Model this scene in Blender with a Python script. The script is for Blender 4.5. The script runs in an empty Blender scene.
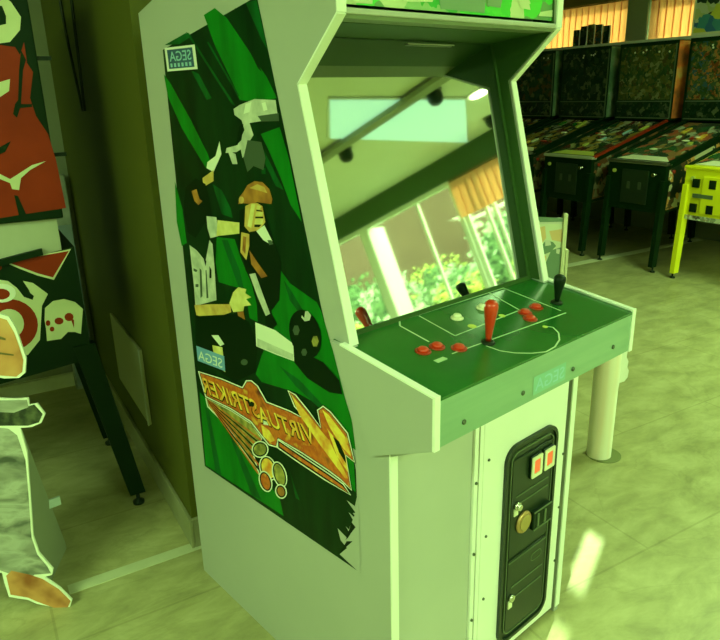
import bpy, bmesh, math, random
from mathutils import Vector, Matrix
random.seed(7)
S = bpy.context.scene
COL = S.collection
PI = math.pi

# ------------------------------------------------------------------ camera
F = 676.31
YAW, PITCH, ROLL = 0.71986, 0.323646, 0.02592
CAM = Vector((0, 0, 1.5))
FW = Vector((math.sin(YAW)*math.cos(PITCH), math.cos(YAW)*math.cos(PITCH), -math.sin(PITCH)))
_r = Vector((math.cos(YAW), -math.sin(YAW), 0)); _d = FW.cross(_r)
RT = _r*math.cos(ROLL) + _d*math.sin(ROLL)
DN = _d*math.cos(ROLL) - _r*math.sin(ROLL)
cd = bpy.data.cameras.new('camera'); cam = bpy.data.objects.new('camera', cd); COL.objects.link(cam)
cd.sensor_fit = 'HORIZONTAL'; cd.sensor_width = 36.0; cd.lens = F/720*36.0
M3 = Matrix((RT, -DN, -FW)).transposed()
cam.matrix_world = Matrix.Translation(CAM) @ M3.to_4x4()
cd.clip_start = 0.05; cd.clip_end = 200
S.camera = cam

def ray(px, py): return RT*(px-360) + DN*(py-320) + FW*F
def hit(px, py, P, n):
    q = ray(px, py); n = Vector(n)
    return CAM + q*((Vector(P)-CAM).dot(n)/q.dot(n))
def floor_at(px, py, z=0): return hit(px, py, (0, 0, z), (0, 0, 1))

# room axes: the room is turned a little against the cabinet
U = Vector((0.9801941, -0.1980392, 0)); V = Vector((0.1980392, 0.9801941, 0))
ROOM_A = math.atan2(U.y, U.x)
def R(u, v, z=0): return U*u + V*v + Vector((0, 0, z))
RM = Matrix.Rotation(ROOM_A, 4, 'Z')

# ------------------------------------------------------------------ materials
def mat(name, col, rough=0.5, metal=0.0, spec=0.5, emit=None, es=0.0, coat=0.0):
    m = bpy.data.materials.new(name); m.use_nodes = True
    b = m.node_tree.nodes['Principled BSDF']
    b.inputs['Base Color'].default_value = (*col, 1)
    b.inputs['Roughness'].default_value = rough
    b.inputs['Metallic'].default_value = metal
    b.inputs['Specular IOR Level'].default_value = spec
    b.inputs['Coat Weight'].default_value = coat
    if emit:
        b.inputs['Emission Color'].default_value = (*emit, 1); b.inputs['Emission Strength'].default_value = es
    return m
def nodes(m): return m.node_tree.nodes, m.node_tree.links, m.node_tree.nodes['Principled BSDF']
def ramp(nt, stops, interp='LINEAR'):
    r = nt.nodes.new('ShaderNodeValToRGB'); cr = r.color_ramp; cr.interpolation = interp
    while len(cr.elements) < len(stops): cr.elements.new(0.5)
    for e, (p, c) in zip(cr.elements, stops): e.position = p; e.color = (*c, 1)
    return r
def noisy(name, stops, scale=5.0, detail=4.0, rough=0.5, stretch=(1, 1, 1), bump=0.0, rot=(0, 0, 0), kind='noise', metal=0.0, spec=0.5, interp='LINEAR', dist=0.0):
    m = mat(name, stops[0][1], rough, metal, spec); nt = m.node_tree; b = nt.nodes['Principled BSDF']
    tc = nt.nodes.new('ShaderNodeTexCoord'); mp = nt.nodes.new('ShaderNodeMapping')
    mp.inputs['Scale'].default_value = stretch; mp.inputs['Rotation'].default_value = rot
    nt.links.new(tc.outputs['Object'], mp.inputs['Vector'])
    if kind == 'noise':
        t = nt.nodes.new('ShaderNodeTexNoise'); t.inputs['Scale'].default_value = scale; t.inputs['Detail'].default_value = detail
        t.inputs['Distortion'].default_value = dist; out = t.outputs['Fac']
    else:
        t = nt.nodes.new('ShaderNodeTexVoronoi'); t.inputs['Scale'].default_value = scale; out = t.outputs['Color']
    nt.links.new(mp.outputs['Vector'], t.inputs['Vector'])
    r = ramp(nt, stops, interp); nt.links.new(out, r.inputs['Fac']); nt.links.new(r.outputs['Color'], b.inputs['Base Color'])
    if bump:
        bp = nt.nodes.new('ShaderNodeBump'); bp.inputs['Strength'].default_value = bump; bp.inputs['Distance'].default_value = 0.01
        nt.links.new(out, bp.inputs['Height']); nt.links.new(bp.outputs['Normal'], b.inputs['Normal'])
    return m
def art(name, cols, scale, rough=0.35, bright=1.0, stretch=(1, 1, 1), spec=0.5):
    """busy printed artwork: cells of many colours broken up by noise"""
    m = mat(name, cols[0], rough, 0, spec); nt = m.node_tree; b = nt.nodes['Principled BSDF']
    tc = nt.nodes.new('ShaderNodeTexCoord'); mp = nt.nodes.new('ShaderNodeMapping'); mp.inputs['Scale'].default_value = stretch
    nt.links.new(tc.outputs['Object'], mp.inputs['Vector'])
    n1 = nt.nodes.new('ShaderNodeTexNoise'); n1.inputs['Scale'].default_value = scale*0.8; n1.inputs['Detail'].default_value = 3
    mx = nt.nodes.new('ShaderNodeVectorMath'); mx.operation = 'MULTIPLY_ADD'
    mx.inputs[1].default_value = (0.12, 0.12, 0.12)
    nt.links.new(mp.outputs['Vector'], n1.inputs['Vector'])
    nt.links.new(n1.outputs['Color'], mx.inputs[0]); nt.links.new(mp.outputs['Vector'], mx.inputs[2])
    vo = nt.nodes.new('ShaderNodeTexVoronoi'); vo.inputs['Scale'].default_value = scale
    nt.links.new(mx.outputs['Vector'], vo.inputs['Vector'])
    sp = nt.nodes.new('ShaderNodeSeparateColor'); nt.links.new(vo.outputs['Color'], sp.inputs['Color'])
    k = len(cols); stops = [(i/k, tuple(c*bright for c in cols[i])) for i in range(k)]
    r = ramp(nt, stops, 'CONSTANT'); nt.links.new(sp.outputs['Red'], r.inputs['Fac'])
    nt.links.new(r.outputs['Color'], b.inputs['Base Color'])
    return m

M = {}
M['cab'] = noisy('cabinet_grey_laminate', [(0.3, (.40, .415, .36)), (0.7, (.43, .44, .385))], 3, 3, 0.42)
M['cabw'] = noisy('cabinet_white_laminate', [(0.3, (.84, .85, .80)), (0.7, (.88, .88, .83))], 4, 3, 0.38)
M['cabl'] = noisy('cabinet_pale_grey_panel', [(0.3, (.45, .465, .41)), (0.7, (.49, .50, .44))], 4, 3, 0.4)
M['mold'] = mat('white_edge_molding', (.88, .9, .82), 0.3)
M['hood'] = mat('dark_hood_paint', (.032, .088, .014), 0.6, spec=.3)
M['dark'] = mat('black_plastic', (.005, .017, .005), 0.45, spec=.2)
M['black'] = mat('black_paint', (.004, .020, .004), 0.5, spec=.12)
M['metal'] = mat('brushed_metal', (.55, .57, .5), 0.32, 1.0)
M['chrome'] = mat('chrome', (.8, .8, .75), 0.12, 1.0)
M['bronze'] = mat('worn_bronze', (.55, .34, .14), 0.35, 0.7)
M['greenp'] = noisy('green_pitch_print', [(0.3, (.012, .105, .014)), (0.7, (.018, .135, .02))], 6, 3, 0.22)
M['mint'] = noisy('brushed_mint_metal', [(0.3, (.25, .42, .29)), (0.7, (.30, .47, .33))], 3, 4, 0.33, stretch=(1, 1, 14), metal=0.35)
M['line'] = mat('pale_line_print', (.5, .66, .42), 0.4)
M['red'] = mat('red_plastic', (.62, .035, .004), 0.28, coat=0.3)
M['redd'] = mat('dark_red_plastic', (.42, .03, .006), 0.3)
M['cream'] = mat('cream_plastic', (.80, .78, .55), 0.35)
M['yell'] = mat('yellow_sticker', (.55, .60, .10), 0.5)
M['coind'] = mat('coin_door_black_steel', (.012, .026, .010), 0.38)
M['coinl'] = mat('coin_door_worn_edge', (.10, .14, .07), 0.4)
M['lampred'] = mat('lit_red_coin_button', (.70, .10, .02), 0.3, emit=(1, .16, .05), es=0.25)
M['blue'] = mat('pale_blue_print', (.16, .36, .62), 0.5)
M['bluel'] = mat('faded_blue_print', (.30, .56, .62), 0.4)
M['bluedk'] = mat('navy_print', (.02, .08, .16), 0.5)
M['paper'] = mat('white_paper', (.80, .80, .72), 0.7)
M['screw'] = mat('screw_steel', (.10, .13, .08), 0.4, 0.6)
# side art colours
M['a_dark'] = noisy('art_black_green', [(0.35, (.001, .016, .002)), (0.75, (.003, .034, .005))], 4, 5, 0.35, stretch=(1, 6, 1.2), rot=(0.6, 0, 0), spec=.12)
M['a_green'] = noisy('art_green', [(0.3, (.003, .125, .006)), (0.75, (.004, .21, .010))], 4, 5, 0.35, stretch=(1, 6, 1.2), rot=(0.6, 0, 0), spec=.12)
M['a_mid'] = noisy('art_mid_green', [(0.3, (.002, .05, .006)), (0.75, (.003, .13, .02))], 4, 5, 0.35, stretch=(1, 6, 1.2), rot=(0.6, 0, 0), spec=.12)
M['a_white'] = noisy('art_grey_white', [(0.3, (.40, .44, .34)), (0.7, (.66, .68, .55))], 30, 3, 0.4)
M['a_grey'] = mat('art_dim_grey', (.05, .085, .045), 0.4)
M['a_skin'] = noisy('art_tan', [(0.3, (.52, .26, .05)), (0.7, (.74, .55, .13))], 25, 2, 0.4)
M['a_skin2'] = noisy('art_yellow_tan', [(0.3, (.62, .55, .13)), (0.7, (.82, .75, .28))], 30, 2, 0.4)
M['a_brown'] = noisy('art_brown', [(0.3, (.22, .06, .008)), (0.7, (.55, .23, .03))], 22, 2, 0.4)
M['a_or'] = noisy('art_orange', [(0.25, (.16, .02, .003)), (0.45, (.66, .16, .012)), (0.58, (.50, .07, .006)), (0.78, (.95, .66, .06))], 26, 3, 0.35)
M['a_ye'] = noisy('art_yellow', [(0.3, (.75, .22, .02)), (0.6, (.95, .70, .08))], 28, 3, 0.35)
M['a_ol'] = noisy('art_olive', [(0.3, (.08, .10, .012)), (0.7, (.50, .42, .09))], 40, 2, 0.4)
M['a_wh'] = mat('art_white_outline', (.78, .82, .66), 0.4)
M['a_bk'] = mat('art_black', (.0015, .012, .0015), 0.4, spec=.1)
# pinball
M['p_red'] = noisy('art_dark_red', [(0.3, (.26, .024, .006)), (0.7, (.33, .032, .008))], 9, 3, 0.4, spec=.12)
M['p_cream'] = noisy('art_cream', [(0.3, (.62, .66, .38)), (0.7, (.72, .75, .46))], 9, 3, 0.4, spec=.12)
M['p_silver'] = noisy('neck_silver', [(0.3, (.38, .40, .28)), (0.7, (.48, .50, .36))], 6, 3, 0.4)
M['yellow'] = mat('yellow_paint', (.84, .80, .012), 0.4)
M['p_field'] = art('playfield_art', [(.03, .05, .02), (.02, .10, .03), (.25, .26, .12), (.05, .06, .03), (.35, .25, .06), (.02, .04, .02), (.16, .03, .02), (.45, .46, .30)], 19, 0.12, stretch=(.6, 1, 1))
M['p_field2'] = art('playfield_art_pale', [(.08, .11, .05), (.02, .10, .03), (.30, .30, .18), (.06, .07, .04), (.30, .16, .06), (.03, .06, .03), (.40, .10, .05), (.50, .52, .36)], 16, 0.12, stretch=(.6, 1, 1))
bgc = [[(.004, .014, .005), (.02, .03, .008), (.008, .02, .008), (.05, .03, .008), (.006, .022, .01), (.012, .03, .012), (.004, .012, .005), (.06, .07, .03)],
       [(.004, .012, .004), (.006, .018, .008), (.012, .024, .01), (.004, .012, .004), (.02, .03, .014), (.004, .012, .004), (.008, .014, .006), (.05, .06, .03)],
       [(.03, .04, .01), (.05, .05, .012), (.015, .03, .01), (.09, .08, .02), (.02, .04, .012), (.04, .03, .01), (.12, .12, .05), (.05, .06, .02)],
       [(.02, .04, .012), (.10, .03, .01), (.02, .05, .06), (.05, .06, .02), (.015, .03, .01), (.12, .10, .03), (.03, .05, .02), (.20, .08, .02)]]
for i, c in enumerate(bgc): M['bg%d' % i] = art('backglass_art_%s' % 'abcd'[i], c, 20 + 4*i, 0.25, 1.7, spec=.3)
M['p_side1'] = art('cabinet_side_art_orange', [(.01, .02, .008), (.45, .22, .05), (.02, .03, .01), (.50, .48, .28), (.10, .05, .02), (.60, .30, .08), (.01, .02, .008)], 16, 0.4, 1.45)
M['p_side2'] = art('cabinet_side_art_brown', [(.02, .03, .01), (.14, .06, .02), (.05, .05, .02), (.22, .10, .04), (.03, .04, .015), (.25, .22, .12)], 18, 0.4)
M['p_speck'] = art('speckled_white_art', [(.30, .33, .22), (.60, .62, .45), (.12, .10, .06), (.42, .30, .18), (.7, .72, .6)], 30, 0.4)
M['bbside_or'] = noisy('backbox_side_orange', [(0.3, (.95, .70, .20)), (0.52, (.95, .24, .05)), (0.75, (.12, .06, .03))], 5, 3, 0.4)
M['bbside_gr'] = noisy('backbox_side_grey', [(0.3, (.05, .12, .07)), (0.6, (.14, .24, .13)), (0.8, (.5, .55, .4))], 5, 3, 0.35)
# room
M['wall'] = noisy('wall_paint_grey_green', [(0.3, (.24, .26, .16)), (0.7, (.27, .29, .18))], 2, 3, 0.8)
M['wallb'] = noisy('wall_paint_pale', [(0.3, (.55, .56, .48)), (0.7, (.60, .61, .52))], 2, 3, 0.8)
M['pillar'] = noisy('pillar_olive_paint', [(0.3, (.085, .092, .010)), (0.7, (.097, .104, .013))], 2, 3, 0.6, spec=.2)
M['base'] = noisy('baseboard_stone', [(0.3, (.27, .27, .14)), (0.7, (.33, .32, .19))], 9, 4, 0.5)
M['plate'] = mat('access_panel_paint', (.40, .40, .22), 0.55)
M['ceil'] = noisy('ceiling_paint', [(0.3, (.66, .67, .56)), (0.7, (.70, .71, .60))], 1.5, 3, 0.85)
M['header'] = mat('dark_header_paint', (.05, .12, .03), 0.7)
M['brownh'] = mat('brown_pelmet', (.13, .10, .02), 0.6)
M['sill'] = mat('white_sill', (.72, .74, .62), 0.5)
M['mull'] = mat('white_window_frame', (.80, .82, .76), 0.4)
M['strip'] = noisy('pale_baseboard_and_gleam', [(0.3, (.72, .72, .48)), (0.7, (.80, .80, .55))], 14, 4, 0.4)  # shared by the back baseboard and the painted floor gleam
M['gleam_tone'] = noisy('floor_gleam_paint', [(0.3, (.52, .53, .34)), (0.7, (.60, .61, .40))], 14, 4, 0.4)  # pale tone stands for sun gleam lying on the floor
M['cable'] = mat('black_rubber', (.004, .012, .004), 0.5)
M['card'] = mat('grey_card', (.33, .36, .24), 0.8)
M['s_white'] = mat('cutout_white_edge', (.85, .88, .72), 0.6)
M['s_cloth'] = noisy('printed_grey_cloth', [(0.30, (.06, .075, .05)), (0.45, (.24, .25, .19)), (0.60, (.40, .41, .33)), (0.75, (.16, .175, .12))], 8, 5, 0.6, stretch=(1, 1, 2.4), rot=(0, 0.5, 0.4), dist=0.6)
M['s_skin'] = noisy('printed_skin', [(0.3, (.30, .09, .02)), (0.5, (.58, .26, .08)), (0.75, (.70, .40, .14))], 9, 3, 0.6)
M['s_belt'] = noisy('printed_dark_belt', [(0.35, (.01, .02, .008)), (0.7, (.10, .12, .05))], 40, 3, 0.6)

def blind_mat():
    m = bpy.data.materials.new('orange_blind_fabric'); m.use_nodes = True; nt = m.node_tree; nt.nodes.clear()
    o = nt.nodes.new('ShaderNodeOutputMaterial'); mx = nt.nodes.new('ShaderNodeMixShader'); mx.inputs[0].default_value = 0.55
    tc = nt.nodes.new('ShaderNodeTexCoord'); mp = nt.nodes.new('ShaderNodeMapping'); mp.inputs['Scale'].default_value = (1, 30, 1.5)
    n = nt.nodes.new('ShaderNodeTexNoise'); n.inputs['Scale'].default_value = 3
    nt.links.new(tc.outputs['Object'], mp.inputs['Vector']); nt.links.new(mp.outputs['Vector'], n.inputs['Vector'])
    r = ramp(nt, [(0.3, (.90, .56, .36)), (0.7, (.97, .66, .44))]); nt.links.new(n.outputs['Fac'], r.inputs['Fac'])
    d = nt.nodes.new('ShaderNodeBsdfDiffuse'); t = nt.nodes.new('ShaderNodeBsdfTranslucent')
    nt.links.new(r.outputs['Color'], d.inputs['Color']); nt.links.new(r.outputs['Color'], t.inputs['Color'])
    nt.links.new(d.outputs[0], mx.inputs[1]); nt.links.new(t.outputs[0], mx.inputs[2]); nt.links.new(mx.outputs[0], o.inputs['Surface'])
    return m
M['blind'] = blind_mat()
def pane_mat():
    m = bpy.data.materials.new('window_glass'); m.use_nodes = True; nt = m.node_tree; nt.nodes.clear()
    o = nt.nodes.new('ShaderNodeOutputMaterial'); mx = nt.nodes.new('ShaderNodeMixShader'); mx.inputs[0].default_value = 0.06
    t = nt.nodes.new('ShaderNodeBsdfTransparent'); t.inputs['Color'].default_value = (.95, .97, .95, 1)
    g = nt.nodes.new('ShaderNodeBsdfGlossy'); g.inputs['Roughness'].default_value = 0.02
    nt.links.new(t.outputs[0], mx.inputs[1]); nt.links.new(g.outputs[0], mx.inputs[2]); nt.links.new(mx.outputs[0], o.inputs['Surface'])
    return m
M['pane'] = pane_mat()
def screen_mat():
    m = mat('monitor_glass', (.68, .74, .68), 0.03, 1.0)
    return m
M['screen'] = screen_mat()
def floor_mat():
    m = mat('stone_floor_tiles', (.4, .4, .25), 0.4); nt = m.node_tree; b = nt.nodes['Principled BSDF']
    tc = nt.nodes.new('ShaderNodeTexCoord')
    n1 = nt.nodes.new('ShaderNodeTexNoise'); n1.inputs['Scale'].default_value = 5.0; n1.inputs['Detail'].default_value = 10; n1.inputs['Roughness'].default_value = 0.68; n1.inputs['Distortion'].default_value = 0.4
    mp = nt.nodes.new('ShaderNodeMapping'); mp.inputs['Scale'].default_value = (1, 1.9, 1); mp.inputs['Rotation'].default_value = (0, 0, 0.75)
    nt.links.new(tc.outputs['Object'], mp.inputs['Vector']); nt.links.new(mp.outputs['Vector'], n1.inputs['Vector'])
    r1 = ramp(nt, [(0.32, (.29, .275, .125)), (0.5, (.40, .375, .175)), (0.68, (.50, .475, .24))])
    nt.links.new(n1.outputs['Fac'], r1.inputs['Fac'])
    n2 = nt.nodes.new('ShaderNodeTexNoise'); n2.inputs['Scale'].default_value = 0.9; n2.inputs['Detail'].default_value = 9; n2.inputs['Roughness'].default_value = 0.6; n2.inputs['Distortion'].default_value = 0.9
    nt.links.new(mp.outputs['Vector'], n2.inputs['Vector'])
    r2 = ramp(nt, [(0.488, (1, 1, 1)), (0.5, (.66, .66, .6)), (0.512, (1, 1, 1))])
    nt.links.new(n2.outputs['Fac'], r2.inputs['Fac'])
    mm = nt.nodes.new('ShaderNodeMix'); mm.data_type = 'RGBA'; mm.blend_type = 'MULTIPLY'; mm.inputs['Factor'].default_value = 0.32
    nt.links.new(r1.outputs['Color'], mm.inputs['A']); nt.links.new(r2.outputs['Color'], mm.inputs['B'])
    br = nt.nodes.new('ShaderNodeTexBrick'); br.offset = 0.5
    br.inputs['Color1'].default_value = (1, 1, 1, 1); br.inputs['Color2'].default_value = (.93, .93, .93, 1); br.inputs['Mortar'].default_value = (.62, .62, .55, 1)
    br.inputs['Scale'].default_value = 1.0; br.inputs['Mortar Size'].default_value = 0.004; br.inputs['Brick Width'].default_value = 1.2; br.inputs['Row Height'].default_value = 0.6
    nt.links.new(tc.outputs['Object'], br.inputs['Vector'])
    m2 = nt.nodes.new('ShaderNodeMix'); m2.data_type = 'RGBA'; m2.blend_type = 'MULTIPLY'; m2.inputs['Factor'].default_value = 0.5
    nt.links.new(mm.outputs['Result'], m2.inputs['A']); nt.links.new(br.outputs['Color'], m2.inputs['B'])
    nt.links.new(m2.outputs['Result'], b.inputs['Base Color'])
    rr = ramp(nt, [(0.3, (.36, .36, .36)), (0.7, (.52, .52, .52))]); nt.links.new(n1.outputs['Fac'], rr.inputs['Fac'])
    nt.links.new(rr.outputs['Color'], b.inputs['Roughness'])
    return m
M['floor'] = floor_mat()

# ------------------------------------------------------------------ geometry helpers
class B:
    def __init__(s): s.bm = bmesh.new()
    def face(s, pts, m=0, smooth=False):
        vs = [s.bm.verts.new(Vector(p)) for p in pts]
        try:
            f = s.bm.faces.new(vs); f.material_index = m; f.smooth = smooth
        except ValueError: pass
        return s
    def box(s, x0, x1, y0, y1, z0, z1, m=0, bev=0.0):
        c = [s.bm.verts.new((x, y, z)) for x in (x0, x1) for y in (y0, y1) for z in (z0, z1)]
        fs = []
        for q in ((0, 1, 3, 2), (4, 6, 7, 5), (0, 4, 5, 1), (2, 3, 7, 6), (0, 2, 6, 4), (1, 5, 7, 3)):
            f = s.bm.faces.new([c[i] for i in q]); f.material_index = m; fs.append(f)
        if bev:
            es = list({e for f in fs for e in f.edges})
            bmesh.ops.bevel(s.bm, geom=es, offset=bev, segments=2, affect='EDGES', profile=0.5)
        return s
    def prism(s, pts, d, m=0):
        d = Vector(d); a = [s.bm.verts.new(Vector(p)) for p in pts]; b = [s.bm.verts.new(Vector(p)+d) for p in pts]
        n = len(a)
        for f in (s.bm.faces.new(a[::-1]), s.bm.faces.new(b)): f.material_index = m
        for i in range(n):
            f = s.bm.faces.new((a[i], a[(i+1) % n], b[(i+1) % n], b[i])); f.material_index = m
        return s
    def cyl(s, p0, p1, r0, r1=None, n=16, m=0, smooth=True):
        r1 = r0 if r1 is None else r1
        return s.lathe([(r0, 0.0), (r1, 1.0)], p0, p1, n, m, smooth)
    def lathe(s, prof, p0, p1, n=20, m=0, smooth=True):
        """profile of (radius, t) along the axis p0 -> p1, capped"""
        p0, p1 = Vector(p0), Vector(p1); ax = (p1-p0); L = ax.normalized()
        a = L.orthogonal().normalized(); b = L.cross(a)
        rings = []
        for r, t in prof:
            c = p0+ax*t
            rings.append([s.bm.verts.new(c + (a*math.cos(k*2*PI/n)+b*math.sin(k*2*PI/n))*r) for k in range(n)])
        for A, Bq in zip(rings, rings[1:]):
            for k in range(n):
                f = s.bm.faces.new((A[k], A[(k+1) % n], Bq[(k+1) % n], Bq[k])); f.material_index = m; f.smooth = smooth
        for rg, rev in ((rings[0], True), (rings[-1], False)):
            f = s.bm.faces.new(rg[::-1] if rev else rg); f.material_index = m
        return s
    def tube(s, path, r, n=8, m=0):
        path = [Vector(p) for p in path]; rings = []
        for i, p in enumerate(path):
            t = (path[min(i+1, len(path)-1)]-path[max(i-1, 0)]).normalized()
            a = t.cross(Vector((0.3, 0.9, 0.31))).normalized(); b = t.cross(a)
            rings.append([s.bm.verts.new(p+(a*math.cos(k*2*PI/n)+b*math.sin(k*2*PI/n))*r) for k in range(n)])
        for A, Bq in zip(rings, rings[1:]):
            for k in range(n):
                f = s.bm.faces.new((A[k], A[(k+1) % n], Bq[(k+1) % n], Bq[k])); f.material_index = m; f.smooth = True
        s.bm.faces.new(rings[0][::-1]).material_index = m; s.bm.faces.new(rings[-1]).material_index = m
        return s
    def xform(s, mtx): bmesh.ops.transform(s.bm, matrix=mtx, verts=s.bm.verts); return s

def obj(name, b, mats, parent=None, loc=None, rz=None, recalc=True, **props):
    if recalc: bmesh.ops.recalc_face_normals(b.bm, faces=b.bm.faces)
    me = bpy.data.meshes.new(name); b.bm.to_mesh(me); b.bm.free()
    for m in (mats if isinstance(mats, (list, tuple)) else [mats]): me.materials.append(M[m] if isinstance(m, str) else m)
    o = bpy.data.objects.new(name, me); COL.objects.link(o)
    if parent: o.parent = parent
    if loc is not None: o.location = loc
    if rz is not None: o.rotation_euler = (0, 0, rz)
    for k, v in props.items(): o[k] = v
    return o
def tag(o, label, cat, group=None, kind=None):
    o['label'] = label; o['category'] = cat
    if group: o['group'] = group
    if kind: o['kind'] = kind
    return o
def thing(name, label, cat, loc=(0, 0, 0), rz=0, group=None):
    o = bpy.data.objects.new(name, None); COL.objects.link(o); o.location = loc; o.rotation_euler = (0, 0, rz); o.empty_display_size = 0.1
    return tag(o, label, cat, group)
def struct(name, b, mats, label, cat, room=True, loc=(0, 0, 0)):
    return tag(obj(name, b, mats, None, loc, ROOM_A if room else 0), label, cat, kind='structure')
def ell(cx, cy, rx, ry, n=18, a0=0, rot=0):
    out = []
    for k in range(n):
        a = a0+2*PI*k/n; x, y = rx*math.cos(a), ry*math.sin(a)
        out.append((cx+x*math.cos(rot)-y*math.sin(rot), cy+x*math.sin(rot)+y*math.cos(rot)))
    return out
_txt = {}
def text_faces(body, bold=0.0):
    """(verts, faces) of the lettering, in text units (height ~0.7)"""
    if (body, bold) in _txt: return _txt[(body, bold)]
    cu = bpy.data.curves.new('lettering', 'FONT'); cu.body = body; cu.offset = bold; cu.resolution_u = 3
    o = bpy.data.objects.new('lettering', cu); COL.objects.link(o)
    dg = bpy.context.evaluated_depsgraph_get(); dg.update()
    me = o.evaluated_get(dg).to_mesh()
    res = ([v.co.copy() for v in me.vertices], [list(p.vertices) for p in me.polygons])
    o.evaluated_get(dg).to_mesh_clear(); bpy.data.objects.remove(o); bpy.data.curves.remove(cu)
    _txt[(body, bold)] = res
    return res
def put_text(b, body, P, ex, ey, m, bold=0.0):
    """letters start at P, run along ex (whole text width) and rise along ey (cap height); an ex to the left gives mirrored letters"""
    vs, fs = text_faces(body, bold)
    x0 = min(v.x for v in vs); x1 = max(v.x for v in vs); y0 = min(v.y for v in vs); y1 = max(v.y for v in vs)
    P, ex, ey = Vector(P), Vector(ex), Vector(ey)
    nv = [b.bm.verts.new(P+ex*((v.x-x0)/(x1-x0))+ey*((v.y-y0)/(y1-y0))) for v in vs]
    for f in fs:
        try: b.bm.faces.new([nv[i] for i in f]).material_index = m
        except ValueError: pass

def grow(pg, k):
    out = []; n = len(pg); ar = sum(pg[i][0]*pg[(i+1) % n][1]-pg[(i+1) % n][0]*pg[i][1] for i in range(n)); sg = 1 if ar > 0 else -1
    for i in range(n):
        a, c, e = Vector(pg[i-1]), Vector(pg[i]), Vector(pg[(i+1) % n])
        d1, d2 = (c-a).normalized(), (e-c).normalized()
        n1, n2 = Vector((d1.y, -d1.x))*sg, Vector((d2.y, -d2.x))*sg
        nn = (n1+n2); nn = nn.normalized()*k*min(1.6, 1/max(.5, nn.length/2)) if nn.length > .05 else n1*k
        out.append((c.x+nn.x, c.y+nn.y))
    return out
grow_px = grow
# ================================================================== THE ROOM
UW = 6.45; CZ = 2.87
b = B().box(-4, 6.6, -7, 8.2, -0.1, 0.0)
struct('floor', b, 'floor', 'beige stone tiled floor of the whole arcade hall', 'floor')
b = B().box(-4, 6.6, -7, 8.2, CZ, CZ+0.1)
struct('ceiling', b, 'ceil', 'pale painted ceiling seen mirrored in the monitor glass', 'ceiling')
# pillar wall beside the cabinet
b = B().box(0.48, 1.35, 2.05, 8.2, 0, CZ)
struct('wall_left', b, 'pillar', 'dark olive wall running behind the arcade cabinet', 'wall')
b = B().box(0.466, 0.48, 2.036, 3.80, 0, 0.112, bev=0.003); b.box(0.48, 1.35, 2.036, 2.05, 0, 0.112)
struct('baseboard_left', b, 'base', 'stone baseboard along the foot of the dark olive wall', 'baseboard')
b = B().box(-4, 0.48, 3.82, 4.0, 0, CZ)
struct('wall_back', b, 'wall', 'grey green wall behind the red and black pinball machine', 'wall')
b = B().box(-4, 0.46, 3.79, 3.82, 0, 0.072)
struct('baseboard_back', b, 'strip', 'pale baseboard of the wall behind the red pinball machine', 'baseboard')
b = B().box(1.35, 6.6, 8.05, 8.2, 0, CZ)
struct('wall_far', b, 'wall', 'far end wall of the pinball hall beyond the window row', 'wall')
b = B().box(-4.1, -4, -7, 4, 0, CZ)
struct('wall_west', b, 'wallb', 'pale side wall of the hall far left of the cabinet', 'wall')
b = B().box(-4, 6.6, -7.1, -7, 0, CZ)
struct('wall_rear', b, 'wallb', 'pale wall at the back of the hall opposite the cabinet', 'wall')
# window wall: dark header, low wall behind the pinball row, glazing
b = B(); b.box(UW, UW+0.15, -7, 3.6, 2.6, CZ); b.box(UW, UW+0.15, 3.2, 3.6, 2.36, 2.6); b.box(UW, UW+0.03, 3.6, 4.05, 2.36, CZ); b.box(UW, UW+0.03, 4.17, 4.8, 2.36, CZ)
b.box(UW, UW+0.15, 4.8, 8.2, 2.40, CZ); b.box(UW, UW+0.03, 4.05, 4.17, 2.78, CZ); b.box(UW, UW+0.03, 4.05, 4.17, 2.54, 2.60); b.box(UW, UW+0.03, 4.135, 4.17, 2.36, 2.78)  # includes the unseen slot and crossbar added to cut the sun patches
struct('wall_header', b, 'header', 'dark header band above the row of windows', 'wall')
b = B(); b.box(UW, UW+0.15, 0.5, 3.2, 0, 2.6); b.box(UW, UW+0.15, 3.2, 8.2, 0, 1.9); b.box(UW-0.10, UW+0.15, 5.02, 5.27, 1.9, 2.6); b.box(UW, UW+0.15, -7, -4.6, 0, 2.6)
struct('wall_right', b, 'wall', 'grey green wall with a column behind the pinball row', 'wall')
b = B().box(UW-0.17, UW, 3.2, 8.05, 1.90, 1.945, bev=0.004)
struct('trim_1', b, 'sill', 'long pale windowsill above the row of pinball machines', 'windowsill')
b = B().box(UW-0.14, UW-0.02, 5.28, 8.0, 2.36, 2.56)
struct('trim_2', b, 'brownh', 'brown pelmet above the orange blinds', 'pelmet')
# sun gleam on the floor, painted as thin pale strips
b = B().box(0.06, 0.66, 2.02, 2.068, 0, 0.0015)
struct('trim_3', b, 'gleam_tone', 'pale painted floor gleam running up to the cabinet', 'floor gleam')
b = B().box(4.3, 6.4, 4.10, 4.19, 0, 0.0015)
struct('trim_4', b, 'strip', 'pale painted floor gleam under the dark pinball machines', 'floor gleam')
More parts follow.
